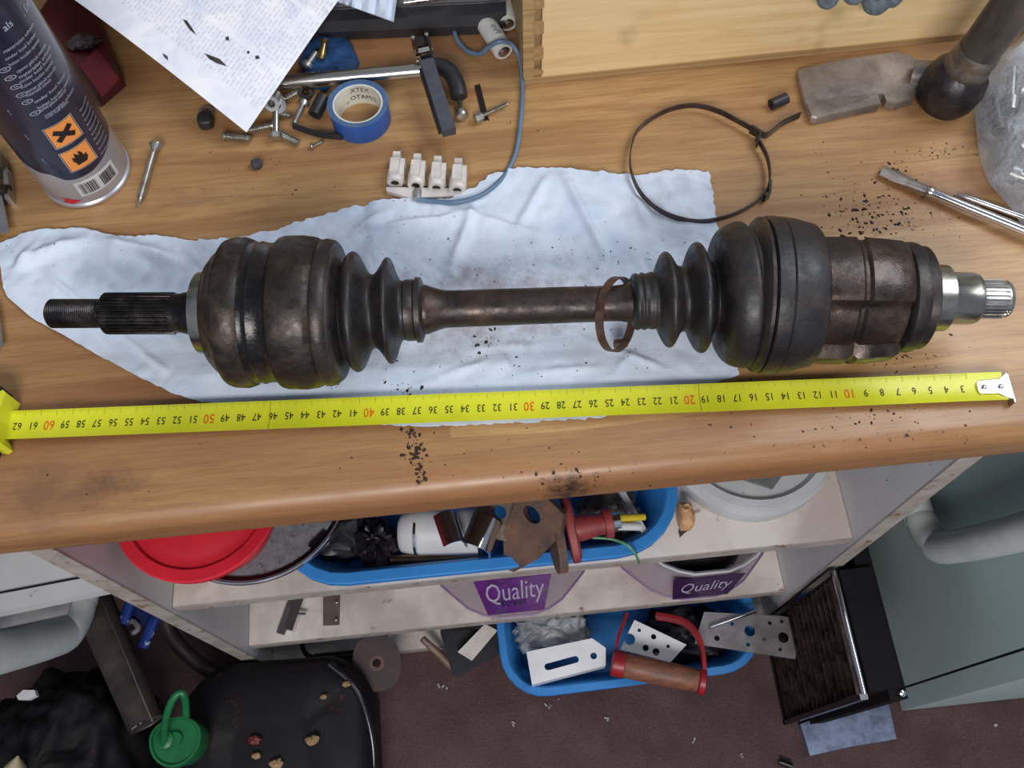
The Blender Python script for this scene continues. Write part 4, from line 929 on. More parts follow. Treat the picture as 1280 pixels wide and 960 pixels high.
crumbs('dirt_crumbs', 'dark crumbs of dirt scattered on the wood around the right-hand joint and screwdriver tip',
    [(1060, 230, 1170, 300, 110, .0003, .0018), (1030, 200, 1200, 320, 90, .0002, .0009), (1100, 205, 1125, 225, 14, .0008, .002), (960, 445, 1200, 540, 90, .0003, .0014), (1040, 250, 1130, 300, 40, .0005, .0024), (1110, 415, 1190, 460, 24, .0004, .0018), (980, 500, 1220, 580, 40, .0003, .0012), (1140, 180, 1210, 200, 30, .0004, .0012), (930, 160, 1080, 240, 30, .0002, .0006)], 11)
crumbs('dirt_specks', 'fine dark specks scattered over the front of the worktop',
    [(200, 540, 1200, 620, 60, .0002, .0010), (505, 535, 540, 600, 26, .0005, .0024), (512, 545, 530, 585, 16, .001, .003), (690, 585, 740, 612, 14, .0005, .002), (600, 530, 760, 600, 20, .0002, .0009), (220, 190, 420, 250, 16, .0003, .001), (590, 140, 680, 180, 12, .0003, .001), (350, 225, 380, 240, 4, .0006, .0016)], 12)
crumbs('towel_crumbs', 'dark crumbs of dirt scattered on the pale blue towel',
    [(480, 300, 860, 350, 60, .0002, .0012), (480, 410, 820, 500, 60, .0002, .0011), (480, 470, 520, 500, 14, .0005, .002), (590, 415, 620, 445, 16, .0005, .002), (440, 250, 560, 310, 16, .0002, .0009)], 13, cloth=True)

# ------------------------------------------------------------------ on the upper shelf
def tubshape(name, label, cat, cx, cy, z0, z1, wx, wy, r, taper, mat, rot=0.0, fl=.008, th=.002, mat2=None):
    t = thing(name, label, cat, (cx, cy, BT + z0))
    L = [rrect(cx, cy, z0, wx - taper, wy - taper, r * .8, rot=rot), rrect(cx, cy, z1 - .006, wx, wy, r, rot=rot), rrect(cx, cy, z1 - .007, wx + 2 * fl, wy + 2 * fl, r + fl, rot=rot), rrect(cx, cy, z1 - .001, wx + 2 * fl, wy + 2 * fl, r + fl, rot=rot),
         rrect(cx, cy, z1, wx + 2 * fl - .002, wy + 2 * fl - .002, r + fl - .001, rot=rot), rrect(cx, cy, z1, wx + .0005, wy + .0005, r, rot=rot), rrect(cx, cy, z1 - .002, wx - 2 * th, wy - 2 * th, r - th, rot=rot), rrect(cx, cy, z0 + .003, wx - taper - 2 * th, wy - taper - 2 * th, r * .8, rot=rot)]
    MB().loft(L).build('basin', mat, t, sm=True); return t
rot_b = 0.0
bas = tubshape('blue_basin', 'blue plastic basin full of car parts on the upper shelf', 'basin', -.020, .275, -.249, -.195, .312, .185, .048, .03, m_blue, rot_b, fl=.009)
for x in (-.19, -.18):
    pass
o = MB().box((-.262, .27, BT - .222), (.03, .10, .054)).build('packing_block', m_ply, bevel=.001); tag(o, 'wooden packing block hidden under the round grey tin lid', 'block')
tin = thing('round_tray', 'shallow round grey speckled tray with a bright wire rim under the red tub', 'tray', (-.201, .259, BT - .195))
tc = Vector((-.201, .259, BT - .195))
MB().lathe([(0, .070), (0, .076), (.002, .0785), (.011, .080), (.0125, .0795), (.0125, .078), (.008, .0765), (.007, .001)], tc, (0, 0, 1), 80).build('dish', M('tin_speckle', (122, 124, 130), (98, 100, 106), rough=.5, scale=160, spots=((72, 72, 76), 300, .6)), tin, sm=True)
MB().lathe([(.0105, .0795), (.0120, .0815), (.0140, .0812), (.0145, .0800), (.0130, .0790)], tc, (0, 0, 1), 80, close=True).build('wire_rim', m_chrome, tin, sm=True)
MB().lathe([(.0078, .0735), (.0078, .0765), (.0105, .0785), (.0118, .0775), (.0095, .0740)], tc, (0, 0, 1), 80, close=True).build('black_gasket', m_blackg, tin, sm=True)
MB().box(tc + Vector((.052, -.050, .010)), (.016, .003, .003), Matrix.Rotation(.75, 3, 'Z')).build('latch', m_blackg, tin, bevel=.0004)
lid = thing('red_tub', 'red plastic tub with a ridged lid standing on the grey tray under the worktop edge', 'tub', (-.2225, .228, BT - .188))
MB().lathe([(0, .034), (.002, .038), (.060, .052), (.062, .058), (.064, .0605), (.070, .0612), (.0715, .0600), (.0715, .052), (.069, .050), (.0685, .043), (.0695, .041), (.0685, .001)], (-.2225, .228, BT - .1875), (0, 0, 1), 72).build('body', m_red, lid, sm=True)

# white round tub with a lid
m_wht = M('white_plastic', (196, 198, 200), (180, 182, 186), rough=.4, scale=16, bump=.05)
wtb = thing('white_tub', 'round white plastic tub with a raised rim at the right of the upper shelf', 'tub', (.221, .277, BT - .249))
MB().lathe([(0, .072), (.004, .0740), (.020, .0740), (.022, .066), (.024, .066), (.025, .070), (.030, .0730), (.035, .071), (.036, .064), (.031, .060), (.029, .001)], (.221, .277, BT - .249), (0, 0, 1), 80).build('body', m_wht, wtb, sm=True)
o = MB().prism([(.175, .245), (.226, .221), (.236, .231), (.19, .27)], -.2130, -.2085).build('slate_piece', M('grey_slab', (118, 122, 122), (96, 100, 100), rough=.6, scale=90), bevel=.0006)
tag(o, 'flat grey offcut lying on the lid of the white tub', 'offcut')
p = at(864, 625, -.22)
o = blobmesh(Vector((.1545, .212, BT - .236)), (.013, .022, .026), .15, 3, 4, 20, 12, .6).build('wood_chunk', M('raw_wood', (206, 160, 118), (184, 138, 98), rough=.7, scale=60), sm=True); tag(o, 'rounded chunk of pale wood between the blue basin and the white tub', 'wood piece')
st = [(850, 672), (848, 664), (852, 656), (858, 652), (863, 656), (862, 662), (856, 666)]
o = MB().prism([at(x, y, -.249) for x, y in st], -.2495, -.2485).build('dirt_patch', M('dirt_brown', (84, 62, 56), (60, 44, 40), rough=.7)); tag(o, 'brown leaf-shaped patch of dirt on the upper shelf right of the basin', 'dirt')

# contents of the upper basin
zb2 = -.205
bowl = thing('white_bowl', 'white plastic reflector bowl lying in the blue basin', 'bowl', at(535, 672, -.235))
a = at(498, 668, -.215); b = at(600, 668, -.21)
MB().tube(smooth([a, a.lerp(b, .08), a.lerp(b, .3), a.lerp(b, .6), b], 5), [.004, .010, .0135, .0155, .017, .0185, .0195, .0205, .0215, .022] + [.0225] * 11, 28, .8).build('shell', m_wht, bowl, sm=True)
MB().lathe([(0, .0185), (.001, .0205), (.003, .0205), (.004, .0185)], a.lerp(b, .22), (b - a), 28).build('rim', m_chrome, bowl, sm=True)
def curl(name, label, px, py, z, s_, ang):
    p = at(px, py, z); ca, sa = math.cos(ang), math.sin(ang)
    pts = [p + Vector((ca * s_ * math.cos(t_), sa * s_ * math.cos(t_), s_ * 1.1 * math.sin(t_))) for t_ in [math.radians(-20 + 11 * i) for i in range(15)]]
    t = thing(name, label, 'bracket', Vector((p.x, p.y, BT - .24)), 'curved chrome brackets in the blue basin')
    MB().strap(pts, .026, .0014, (-sa, ca, .0)).build('strip', m_chrome, t, sm=True)
    MB().strap([pts[0], pts[0] + Vector((ca * .001, sa * .001, -.014))], .026, .0014, (-sa, ca, 0)).build('end_tab', m_steel, t)
curl('curved_bracket', 'curved chrome bracket standing beside the white bowl', 560, 664, -.182, .010, .25)
curl('curved_bracket', 'curved chrome bracket right of the white bowl', 600, 668, -.182, .013, -.45)
# rusty flanges
m_rusty = M('orange_rust', (116, 84, 68), (78, 64, 60), rough=.7, metal=.2, scale=50, spots=((50, 36, 34), 90, .64))
def flange(name, label, px, py, z, pts2, th, nd, mat, holes):
    p = at(px, py, z); n_ = Vector(nd).normalized(); u_ = Vector((0, 0, 1)).cross(n_).normalized(); v_ = n_.cross(u_)
    mx_ = Matrix((u_, v_, n_)).transposed().to_4x4(); mx_ = Matrix.Translation(p) @ mx_
    t = thing(name, label, 'car part', Vector((p.x, p.y, BT - .24)))
    MB().plate([Vector(q) for q in pts2], holes, th, mx_).build('plate', mat, t, bevel=.0008); return t, mx_
def ell(rx, ry, n=28, sq=1.0): return [(rx * math.copysign(abs(math.cos(2 * PI * i / n)) ** sq, math.cos(2 * PI * i / n)), ry * math.copysign(abs(math.sin(2 * PI * i / n)) ** sq, math.sin(2 * PI * i / n))) for i in range(n)]
t, mx_ = flange('rusty_flange', 'brown rusty flange plate with dark bolt holes hanging over the basin rim', 660, 662, -.178, [(-.024, .026), (-.018, .034), (.016, .034), (.024, .018), (.020, -.014), (.012, -.036), (.004, -.040), (-.013, -.018)], .006, (-.55, -.45, .75), m_rusty, [(-.004, .014, .0085, .006)])
t, mx_ = flange('rusty_plate', 'grey-brown plate with a dark hole behind the rusty flange', 628, 642, -.185, ell(.024, .02), .004, (-.3, -.3, 1), M('grey_rust', (128, 112, 104), (88, 72, 66), rough=.6, metal=.3, scale=60), [(-.002, .0, .006, .005)])
t, mx_ = flange('rust_disc', 'rust-brown disc standing on edge between flange and red spool', 694, 670, -.180, ell(.030, .016), .007, (-1, -.10, .15), m_rusty, [])
spz = -.178
spo = thing('red_spool', 'dull red spool with a long thin flange at the right of the basin', 'spool', at(720, 665, -.24))
m_dred = M('dull_red', (150, 52, 54), (108, 46, 48), rough=.5, scale=60)
pa, pb = at(714, 662, spz), at(752, 655, spz); d = (pb - pa).normalized()
MB().loft([[pa + d * x + Vector((0, -.3, .95)) * .011 * k_ * math.cos(2 * PI * j / 32) + Vector((-.1, .93, .30)) * .027 * k_ * math.sin(2 * PI * j / 32) * (1.0) for j in range(32)] for x, k_ in ((-.004, .9), (-.003, 1), (.002, 1), (.004, .85))]).build('long_flange', m_dred, spo, sm=True)
MB().lathe([(0, .010), (.008, .0105), (.022, .0085), (.026, .0085), (.0262, .012), (.032, .012), (.033, .009)], pa, d, 28).build('barrel', m_dred, spo, sm=True)
ye = thing('yellow_cable_end', 'yellow and white cable end poking out of the red spool', 'cable', at(775, 660, -.24))
MB().tube([pa + d * .033, pa + d * .039], .007, 14).build('silver_collar', m_chrome, ye, sm=True)
MB().tube([pa + d * .037 + Vector((0, .002, 0)), pa + d * .060 + Vector((0, .001, -.006))], [.0035, .0028], 10).build('yellow_core', M('yellow_core', (206, 188, 46), (186, 166, 40), rough=.5), ye, sm=True)
MB().tube([pa + d * .037 - Vector((0, .004, 0)), pa + d * .055 - Vector((0, .006, .006))], .0034, 10).build('white_core', m_wht, ye, sm=True)
gp = [(740, 672, -.19), (765, 674, -.19), (785, 682, -.186), (795, 694, -.195), (799, 704, -.22)]
o = MB().tube(smooth([at(*q) for q in gp], 6), .0011, 8).build('green_wire', M('green_wire', (96, 150, 104), (76, 126, 88), rough=.5), sm=True); tag(o, 'thin green wire curling over the front rim of the upper basin', 'wire')
m_dirt = mat_axle('black_part', (16, 14, 18), (34, 30, 36), (60, 54, 60), .2, .5, .3, 40)
o = blobmesh(at(470, 678, -.215), (.034, .04, .035), .4, 4, 9, 32, 18).build('black_casting', m_dirt, sm=True); tag(o, 'shiny black crumpled part left of the white bowl', 'car part')
o = blobmesh(at(430, 668, -.220), (.038, .042, .034), .2, 3, 12, 28, 14, .5).build('black_housing', m_black, sm=True); tag(o, 'dull black block at the left end of the blue basin', 'car part')
o = MB().tube([at(488, 700, -.212), at(600, 696, -.212)], .004, 12).build('bronze_pin', M('bronze_pin', (132, 108, 88), (96, 78, 64), rough=.35, metal=.8, scale=60), sm=True); tag(o, 'thin bronze rod lying along the front wall inside the upper basin', 'rod')
o = blobmesh(at(760, 640, -.222), (.05, .045, .03), .35, 3, 21, 26, 14).build('grey_bracket', M('grey_cast', (118, 114, 112), (86, 82, 80), rough=.5, metal=.3, scale=60), sm=True); tag(o, 'grey cast lump behind the red spool in the upper basin', 'car part')
o = MB().box(at(786, 640, -.215), (.005, .05, .03), Matrix.Rotation(.35, 3, 'Z')).build('white_card', m_wht, bevel=.0005); tag(o, 'white card edge standing in the right end of the upper basin', 'card')

# ------------------------------------------------------------------ lower shelf: two octagonal tubs, hinge, chrome catch
kp = NT('tub_plastic'); kp.b.inputs['Base Color'].default_value = lin((206, 190, 198)); kp.b.inputs['Roughness'].default_value = .25; kp.b.inputs['Alpha'].default_value = .42
m_clear = kp.m
m_pur = M('purple_label', (112, 34, 140), (88, 28, 104), rough=.4, scale=50, bump=0, spots=((128, 96, 110), 60, .62))
m_purd = M('purple_dark', (62, 22, 84), (46, 18, 62), rough=.4, scale=50, bump=0)
def octo(cx, cy, R, z, inset=0): return [Vector((cx + (R - inset) * math.cos(PI / 8 + PI / 4 * i), cy + (R - inset) * math.sin(PI / 8 + PI / 4 * i), BT + z)) for i in range(8)]
def octring(cx, cy, R, z, r=.25):
    o_ = octo(cx, cy, R, z); out = []
    for i in range(8):
        a, b, c = o_[i - 1], o_[i], o_[(i + 1) % 8]; out += [b.lerp(a, r), b.lerp(b.lerp(a, r).lerp(b.lerp(c, r), .5), .75), b.lerp(c, r)]
    return out
def qtub(cx, lb, dark, h, Rt):
    cy = .2795; R = .0985; z0 = -.4798; z1 = z0 + h
    t = thing('sweet_tub', lb, 'tub', (cx, cy, BT - .48), 'purple sweet tubs on the lower shelf')
    MB().loft([octring(cx, cy, R, z0), octring(cx, cy, Rt, z1), octring(cx, cy, Rt - .0015, z1), octring(cx, cy, R - .003, z0 + .002)], True, True).build('shell', m_clear, t, sm=True)
    rp = M('rim_purple', (116, 78, 130), (100, 66, 116), rough=.4)
    MB().loft([octring(cx, cy, Rt + .0004, z1 - .0015), octring(cx, cy, Rt + .0022, z1), octring(cx, cy, Rt + .0004, z1 + .0018), octring(cx, cy, Rt - .002, z1)], close=True).build('rim', m_wht if dark else rp, t, sm=True)
    MB().loft([octring(cx, cy, R, z0), octring(cx, cy, R + .0012, z0 + .001), octring(cx, cy, R - .001, z0 + .0018)], close=True).build('base_edge', rp, t, sm=True)
    def face(x, z, off):
        k_ = (z - z0) / h; r = (R + (Rt - R) * k_) * math.cos(PI / 8); return Vector((cx + x, cy - r - off, BT + z))
    za_, zb_ = (z0 + .018, z0 + h * .80) if not dark else (z0 + .006, z0 + h * .86); hw = .036; hb = .030
    q = [face(-hb, za_, .0004), face(hb, za_, .0004), face(hw, zb_, .0004), face(-hw - .002, zb_, .0004)]
    q2 = [face(-hb, za_, .0010), face(hb, za_, .0010), face(hw, zb_, .0010), face(-hw - .002, zb_, .0010)]
    lb_ = MB().loft([q, q2]).build('label', m_purd if dark else m_pur, t)
    zm = (za_ + zb_) / 2 + h * .06; sy = h * .36 / .014
    gv, gf = text_geo('Quality', .020); wd = max(p.x for p in gv) - min(p.x for p in gv); sx = (.058 if not dark else .052) / wd
    MB().add([face(p.x * sx, zm + p.y * sy + p.x * sx * .12 + (.008 if not dark else .0) - 5 * (p.x * sx) ** 2 * h, .0016) for p in gv], gf).sub('lettering', M('label_white', (196, 184, 206), (176, 162, 188), rough=.5, bump=0), lb_)
    if not dark:
        gv, gf = text_geo('Street', .012)
        MB().add([face(p.x * .9 - .002, zm - .030 + p.y * 2.4 + p.x * .1, .0020) for p in gv], gf).sub('small_lettering', M('label_navy', (40, 26, 66), (30, 20, 50), rough=.5, bump=0), lb_)
    blobmesh(Vector((cx, cy, BT + z0 + h * .42)), (.145, .145, h * .7), .12, 3, int(cx * 50) + 5, 30, 12).build('contents', M('tub_fill' + str(dark), (20, 16, 22) if dark else (170, 140, 146), (34, 28, 34) if dark else (130, 96, 116), rough=.5, scale=40), t, sm=2)
    return t
qtub(.004, 'tall translucent purple-labelled sweet tub in the middle of the lower shelf', False, .17, .083)
qtub(.2030, 'low purple sweet tub with a white rim and dark filling on the lower shelf', True, .088, .0905)
p = at(365, 770, -.475)
ct = thing('chrome_catch', 'short chrome channel lying on the lower shelf under the tin', 'bracket', Vector((p.x, p.y, BT - .48)))
a, b = at(372, 748, -.474), at(357, 790, -.474); ang = math.atan2(b.y - a.y, b.x - a.x); rr = Matrix.Rotation(ang, 3, 'Z')
MB().box((a + b) / 2 + Vector((.004, .001, 0)), ((b - a).length, .009, .010), rr).build('channel', m_chrome, ct, bevel=.001)
MB().box((a + b) / 2 - Vector((.006, .001, .002)), ((b - a).length, .008, .006), rr).build('plastic_side', M('grey_plastic', (88, 82, 84), (70, 64, 66), rough=.5), ct, bevel=.001)
MB().lathe([(0, .0015), (.008, .0015)], (a + b) / 2 + Vector((.008, 0, .002)), (1, -.1, 0), 10).build('pin', m_chrome, ct)
ht = thing('brown_plate', 'flat brown metal plate with two screws, lying on the lower shelf', 'plate', at(413, 762, -.48))
hp = MB().prism([at(404, 743, -.478), at(425, 742, -.478), at(424, 781, -.478), at(404, 782, -.478)], -.4798, -.477).build('plate', M('brown_plate', (116, 104, 96), (96, 84, 78), rough=.5, metal=.3, scale=60), ht, bevel=.0004)
for x, y in ((421, 752), (420, 774)): MB().lathe([(0, .0022), (.001, .002), (.0014, .001)], at(x, y, -.477), (0, 0, 1), 12).build('screw_head', m_screw, ht, sm=True)

# ------------------------------------------------------------------ lower basin with brackets
bz = -.515
lb2 = tubshape('low_blue_basin', 'blue plastic basin of metal brackets sticking out at floor level', 'basin', .125, .200, -.5825, bz, .272, .165, .040, .03, m_blue, .02, fl=.008)
mz = M('white_zinc', (236, 238, 240), (222, 224, 228), rough=.35, metal=.0, scale=20)
def flat_on(pts_px, z, holes_px, th, mat, name, parent, label=None):
    """plate lying at height z; holes given as (px, py, r_m or (rx, ry))"""
    P = [at(x, y, z) for x, y in pts_px]; c = P[0]; u_ = (P[1] - P[0]).normalized(); n_ = Vector((0, 0, 1)); v_ = n_.cross(u_)
    mx_ = Matrix.Translation(c) @ Matrix((u_, v_, n_)).transposed().to_4x4(); inv = mx_.inverted()
    out = [(inv @ p).xy for p in P]; hs = []
    for h in holes_px:
        q = inv @ at(h[0], h[1], z); r = h[2]; hs.append((q.x, q.y, r[0], r[1]) if isinstance(r, tuple) else (q.x, q.y, r, r))
    return MB().plate(out, hs, th, mx_).build(name, mat, parent, label=label, bevel=.0002)
br = thing('slotted_bracket', 'bright white metal bracket with a long slot at the left of the low basin', 'bracket', at(705, 830, -.56))
flat_on([(665, 856), (757, 832), (757, 810), (740, 798), (658, 815)], -.498, [(702, 829, (.019, .0038)), (742, 820, .0036)], .002, mz, 'plate', br)
a, b = at(665, 856, -.498), at(757, 832, -.498); MB().add([a, b, b - Vector((0, 0, .02)), a - Vector((0, 0, .02)), a + Vector((0, .0015, 0)), b + Vector((0, .0015, 0)), b + Vector((0, .0015, -.02)), a + Vector((0, .0015, -.02))], [(0, 1, 2, 3), (4, 5, 6, 7), (0, 4, 5, 1), (3, 2, 6, 7), (0, 3, 7, 4), (1, 2, 6, 5)]).build('flange', mz, br)
br = thing('perforated_plate', 'small galvanised plate with round holes behind the wooden handle', 'bracket', at(815, 805, -.56))
flat_on([(775, 812), (838, 828), (858, 806), (793, 775)], -.512, [(787, 799, .0062), (817, 796, .003), (799, 788, .002), (835, 808, .002), (812, 776, .003), (820, 815, .004), (807, 810, .0035)], .0015, mz, 'plate', br)
br = thing('long_perforated_plate', 'galvanised plate with two large holes at the right end of the low basin', 'bracket', at(950, 795, -.56))
flat_on([(868, 805), (994, 824), (1000, 774), (975, 770), (880, 765)], -.502, [(937, 789, .0058), (979, 797, .0058), (962, 779, .0022), (955, 799, .0022), (935, 806, .0022), (977, 777, .002), (975, 812, .002), (896, 798, .003), (915, 780, .002)], .0015, M('galvanised', (164, 162, 164), (128, 124, 124), rough=.4, metal=.6, scale=40), 'plate', br)
o = MB().tube([at(888, 784, -.497), at(945, 764, -.497)], .0022, 10).build('bright_rod', m_chrome, sm=True); tag(o, 'short bright rod lying over the long perforated plate', 'rod')
hd_ = thing('wooden_handle_grip', 'brown wooden grip in a red steel bow handle over the low basin', 'handle', at(822, 840, -.56))
a, b = at(768, 829, -.486), at(878, 852, -.486); d = (b - a).normalized(); ln = (b - a).length
MB().lathe([(.0, .0095), (.004, .0125), (ln * .3, .0130), (ln * .7, .0128), (ln - .004, .0115), (ln, .0095)], a, d, 28).build('grip', M('old_wood', (140, 88, 64), (98, 64, 50), rough=.5, scale=60, stretch=(1, 3, 3)), hd_, sm=True)
m_rf = M('red_steel', (158, 26, 36), (128, 22, 30), rough=.4, scale=60)
for x0, x1 in ((-.003, .010), (ln - .005, ln + .002)): MB().lathe([(x0, .0115), (x0 + .0015, .0135), (x1, .0138), (x1 + .001, .012)], a, d, 28).build('end_cap', m_rf, hd_, sm=True)
MB().strap(smooth([at(878, 860, -.484), at(880, 835, -.484), at(874, 800, -.486), at(855, 778, -.490), at(820, 770, -.496)], 6), .012, .004, (0, .2, 1)).build('bow', m_rf, hd_, bevel=.0006)
MB().strap(smooth([at(768, 836, -.486), at(772, 800, -.490), at(784, 768, -.498)], 6), .008, .003, (0, .2, 1)).build('bow_end', m_rf, hd_, bevel=.0006)
o = blobmesh(at(690, 790, -.532), (.080, .05, .035), .25, 3, 30, 60, 30, .8).build('crumpled_bag', M('cloudy_plastic', (170, 172, 178), (116, 118, 124), rough=.3, scale=40, bump=.9, bdist=.004), sm=2); tag(o, 'crumpled cloudy plastic bag at the back left of the low basin', 'bag')
o = blobmesh(at(855, 793, -.548), (.09, .06, .022), .25, 3, 31, 60, 30, .8).build('dark_offcuts', m_dirt, sm=2); tag(o, 'dark jumble of offcuts under the plates in the low basin', 'offcuts', kind='stuff')

# ------------------------------------------------------------------ base of the shelf unit, left half
bk = thing('white_canister', 'white canister with a black bail handle inside the bottom of the shelf unit', 'canister', (-.18, .29, BT - .583))
L = [rrect(-.19, .268, -.5825, .15, .13, .03), rrect(-.19, .268, -.565, .155, .135, .03), rrect(-.19, .268, -.552, .14, .12, .03), rrect(-.19, .268, -.550, .05, .05, .02)]
MB().loft(L).build('body', m_white, bk, bevel=.002)
MB().tube(smooth([Vector((-.245, .205, BT - .556)), Vector((-.240, .186, BT - .548)), Vector((-.225, .177, BT - .545)), Vector((-.185, .177, BT - .545)), Vector((-.170, .183, BT - .548)), Vector((-.140, .202, BT - .552))], 6), .003, 10).build('bail_handle', m_blackg, bk, sm=True)
MB().tube([Vector((-.228, .177, BT - .545)), Vector((-.182, .177, BT - .545))], .0052, 12).build('handle_sleeve', m_blackg, bk, sm=True)
dsk = thing('grinding_disc', 'dark red-brown grinding disc leaning at the front of the base panel', 'disc', at(471, 840, -.6))
p = at(471, 829, -.53); dd = (CAM - p).normalized() + Vector((0, -.1, .1)); dd.normalize(); u_ = Vector((1, 0, 0)); v_ = dd.cross(u_).normalized(); u_ = v_.cross(dd)
mx_ = Matrix.Translation(p) @ Matrix((u_, v_, dd)).transposed().to_4x4()
MB().plate([Vector(q) for q in ell(.0265, .030, 40, .8)], [(0, .001, .005, .005)], .003, mx_).build('disc', M('disc_brown', (58, 28, 30), (36, 20, 22), rough=.6, scale=80), dsk, bevel=.0004)
MB().plate([Vector(q) for q in ell(.0085, .0085, 24)], [(0, 0, .0048, .0048)], .0042, mx_).build('hub_ring', m_rusty, dsk)
o = MB().loft([[at(x, y, z) for x, y in ((572, 815), (590, 826), (622, 788), (606, 780))] for z in (-.548, -.535)]).build('wood_offcut', m_shelf, bevel=.0006); tag(o, 'short white-painted wood offcut leaning beside the low basin', 'offcut')
o = MB().loft([[at(x, y, z) for x, y in ((565, 842), (572, 847), (628, 815), (622, 785), (550, 790))] for z in (-.598, -.552)]).build('dark_box', m_black, bevel=.001); tag(o, 'dark box wedged between the base panel and the low basin', 'box')
o = MB().tube([at(528, 798, -.55), at(568, 836, -.57)], [.004, .005], 10).build('brown_stick', mat_grainwood('stick', (96, 76, 62), (132, 108, 90)), sm=True); tag(o, 'thin brown stick leaning against the dark box', 'stick')

# ------------------------------------------------------------------ right: fridge side, pipe, radiator, foil pouch
fr_ = thing('refrigerator', 'pale green-white appliance side standing at the right of the shelf unit', 'appliance', (.60, .25, 0))
m_frd = M('fridge_enamel', (176, 196, 194), (168, 188, 188), rough=.42, scale=6, bump=.03)
FX = .434
MB().box((FX + .28, .360, .277), (.56, .552, .548)).build('cabinet', m_frd, fr_, bevel=.004, seg=3)
MB().box((FX + .28, .0705, .277), (.56, .0215, .548)).build('door', m_frd, fr_, bevel=.003, seg=3)
MB().box((FX + .28, .0825, .277), (.552, .004, .540)).build('door_seal', m_black, fr_)
pz = thing('waste_pipe', 'thick white pipe with an elbow beside the pale appliance', 'pipe', (.41, .2, 0))
pp = smooth([(.404, .146, BT - .06), (.405, .158, BT - .18), (.406, .180, BT - .315), (.406, .192, BT - .338), (.406, .215, BT - .352), (.406, .255, BT - .356), (.406, .60, BT - .356)], 7)
m_pipe = M('pipe_white', (196, 202, 200), (176, 184, 182), rough=.4, scale=20)
MB().tube(pp, .0150, 28).build('pipe', m_pipe, pz, sm=True)
pz2 = thing('white_pipe', 'thick white pipe with an elbow at the left under the white boards', 'pipe', (-.42, .2, 0))
pp = smooth([(-.428, .114, BT - .08), (-.428, .152, BT - .22), (-.422, .184, BT - .325), (-.419, .196, BT - .345), (-.417, .221, BT - .355), (-.415, .265, BT - .355), (-.412, .60, BT - .350)], 7)
MB().tube(pp, .0195, 28).build('pipe', m_pipe, pz2, sm=True)
rad = thing('radiator', 'black finned radiator with a chrome top edge standing on the carpet at the right', 'radiator', (.315, .11, 0))
X0r, X1r, Y0r, Y1r, Hr = .300, .336, .058, .172, .272
m_matb = M('matt_black', (14, 12, 16), (22, 18, 22), rough=.75, scale=30, spec=.2)
MB().box(((X0r + .006 + X1r) / 2, (Y0r + Y1r) / 2 + .003, Hr / 2 + .001), (X1r - X0r - .006, Y1r - Y0r - .006, Hr)).build('body', m_matb, rad, bevel=.003, seg=2)
nf = 17
for i in range(nf):
    z = .012 + i * (Hr - .026) / (nf - 1)
    MB().box((X0r + .002, (Y0r + Y1r) / 2, z), (.006, Y1r - Y0r - .010, .0016)).build('fin', M('fin_metal', (84, 68, 62), (34, 26, 26), rough=.35, metal=.6, scale=80), rad)
fz = MB()
for (c_, d_) in (((X0r, Y0r + .002, Hr / 2), (.007, .005, Hr)), ((X0r, Y1r - .002, Hr / 2), (.007, .005, Hr)), ((X0r, (Y0r + Y1r) / 2, .004), (.007, Y1r - Y0r, .006))): fz.box((c_[0], c_[1], c_[2] + .001), d_)
fz.build('frame', m_blackg, rad, bevel=.001)
MB().tube([(X0r + .001, Y0r + .004, Hr), (X0r + .001, Y1r, Hr)], .0028, 14).build('chrome_edge', m_chrome, rad, sm=True)
MB().box((X1r - .004, .150, Hr / 2 + .001), (.016, .19, Hr - .01)).build('rear_tank', m_matb, rad, bevel=.003, seg=2)
MB().lathe([(0, .003), (.003, .003), (.004, .001)], (X1r - .002, Y0r + .002, Hr), (0, -.3, 1), 12).build('corner_rivet', m_chrome, rad, sm=True)
ap = [at(*q, -.59) for q in ((1012, 945), (1060, 934), (1120, 924), (1110, 878), (1060, 884), (1000, 905))]
o = MB().loft([[Vector((p.x, p.y, BT + z)) for p in ap] for z in (-.5995, -.590, -.588)]).build('foil_pouch', M('foil_blue', (128, 140, 166), (92, 100, 122), rough=.35, metal=.4, scale=60, bump=.5), bevel=.002, seg=2); tag(o, 'flat silver-blue pouch lying on the carpet below the radiator', 'pouch')
for p in o.data.vertices: pass
o = MB().tube([at(974, 952, -.594), at(990, 958, -.594)], .0035, 12).build('black_stub', m_blackg, sm=True); tag(o, 'short black cylinder on the carpet at the bottom edge', 'stub')

# ------------------------------------------------------------------ left: boards, junk
wb = thing('white_boards', 'two white boards with a dark gap under the worktop at the left', 'boards', (-.42, .2, BT - .2))
def brd(pts_, z0, z1, nm, mat): return MB().prism([at(x, y, -.2) for x, y in pts_], z0, z1).build(nm, mat, wb, bevel=.0006)
brd([(-40, 773), (148, 734), (118, 720), (-40, 750)], -.214, -.200, 'front_board', m_white)
brd([(-40, 745), (110, 716), (20, 660), (-40, 660)], -.214, -.2002, 'rear_board', m_white)
brd([(-40, 749), (118, 719), (110, 717), (-40, 744)], -.214, -.206, 'gap_strip', M('gap_grey', (96, 94, 98), (80, 78, 82), rough=.6))
MB().prism([at(x, y, -.225) for x, y in ((-20, 790), (84, 768), (90, 752), (-20, 768))], -.226, -.2245).build('metal_strip', M('strip_steel', (150, 152, 164), (188, 184, 176), rough=.35, metal=.6, scale=40, spots=((40, 40, 60), 60, .6)), wb)
m_junk = M('black_junk', (9, 8, 11), (18, 14, 18), rough=.7, spec=.25, scale=24, spots=((40, 30, 36), 50, .66))
o = blobmesh(Vector((-.468, .080, .096)), (.155, .19, .19), .16, 2.2, 40, 90, 50, .8).build('rubbish_sack', m_junk, sm=2); tag(o, 'black rubbish sack on the floor at the far left', 'sack')
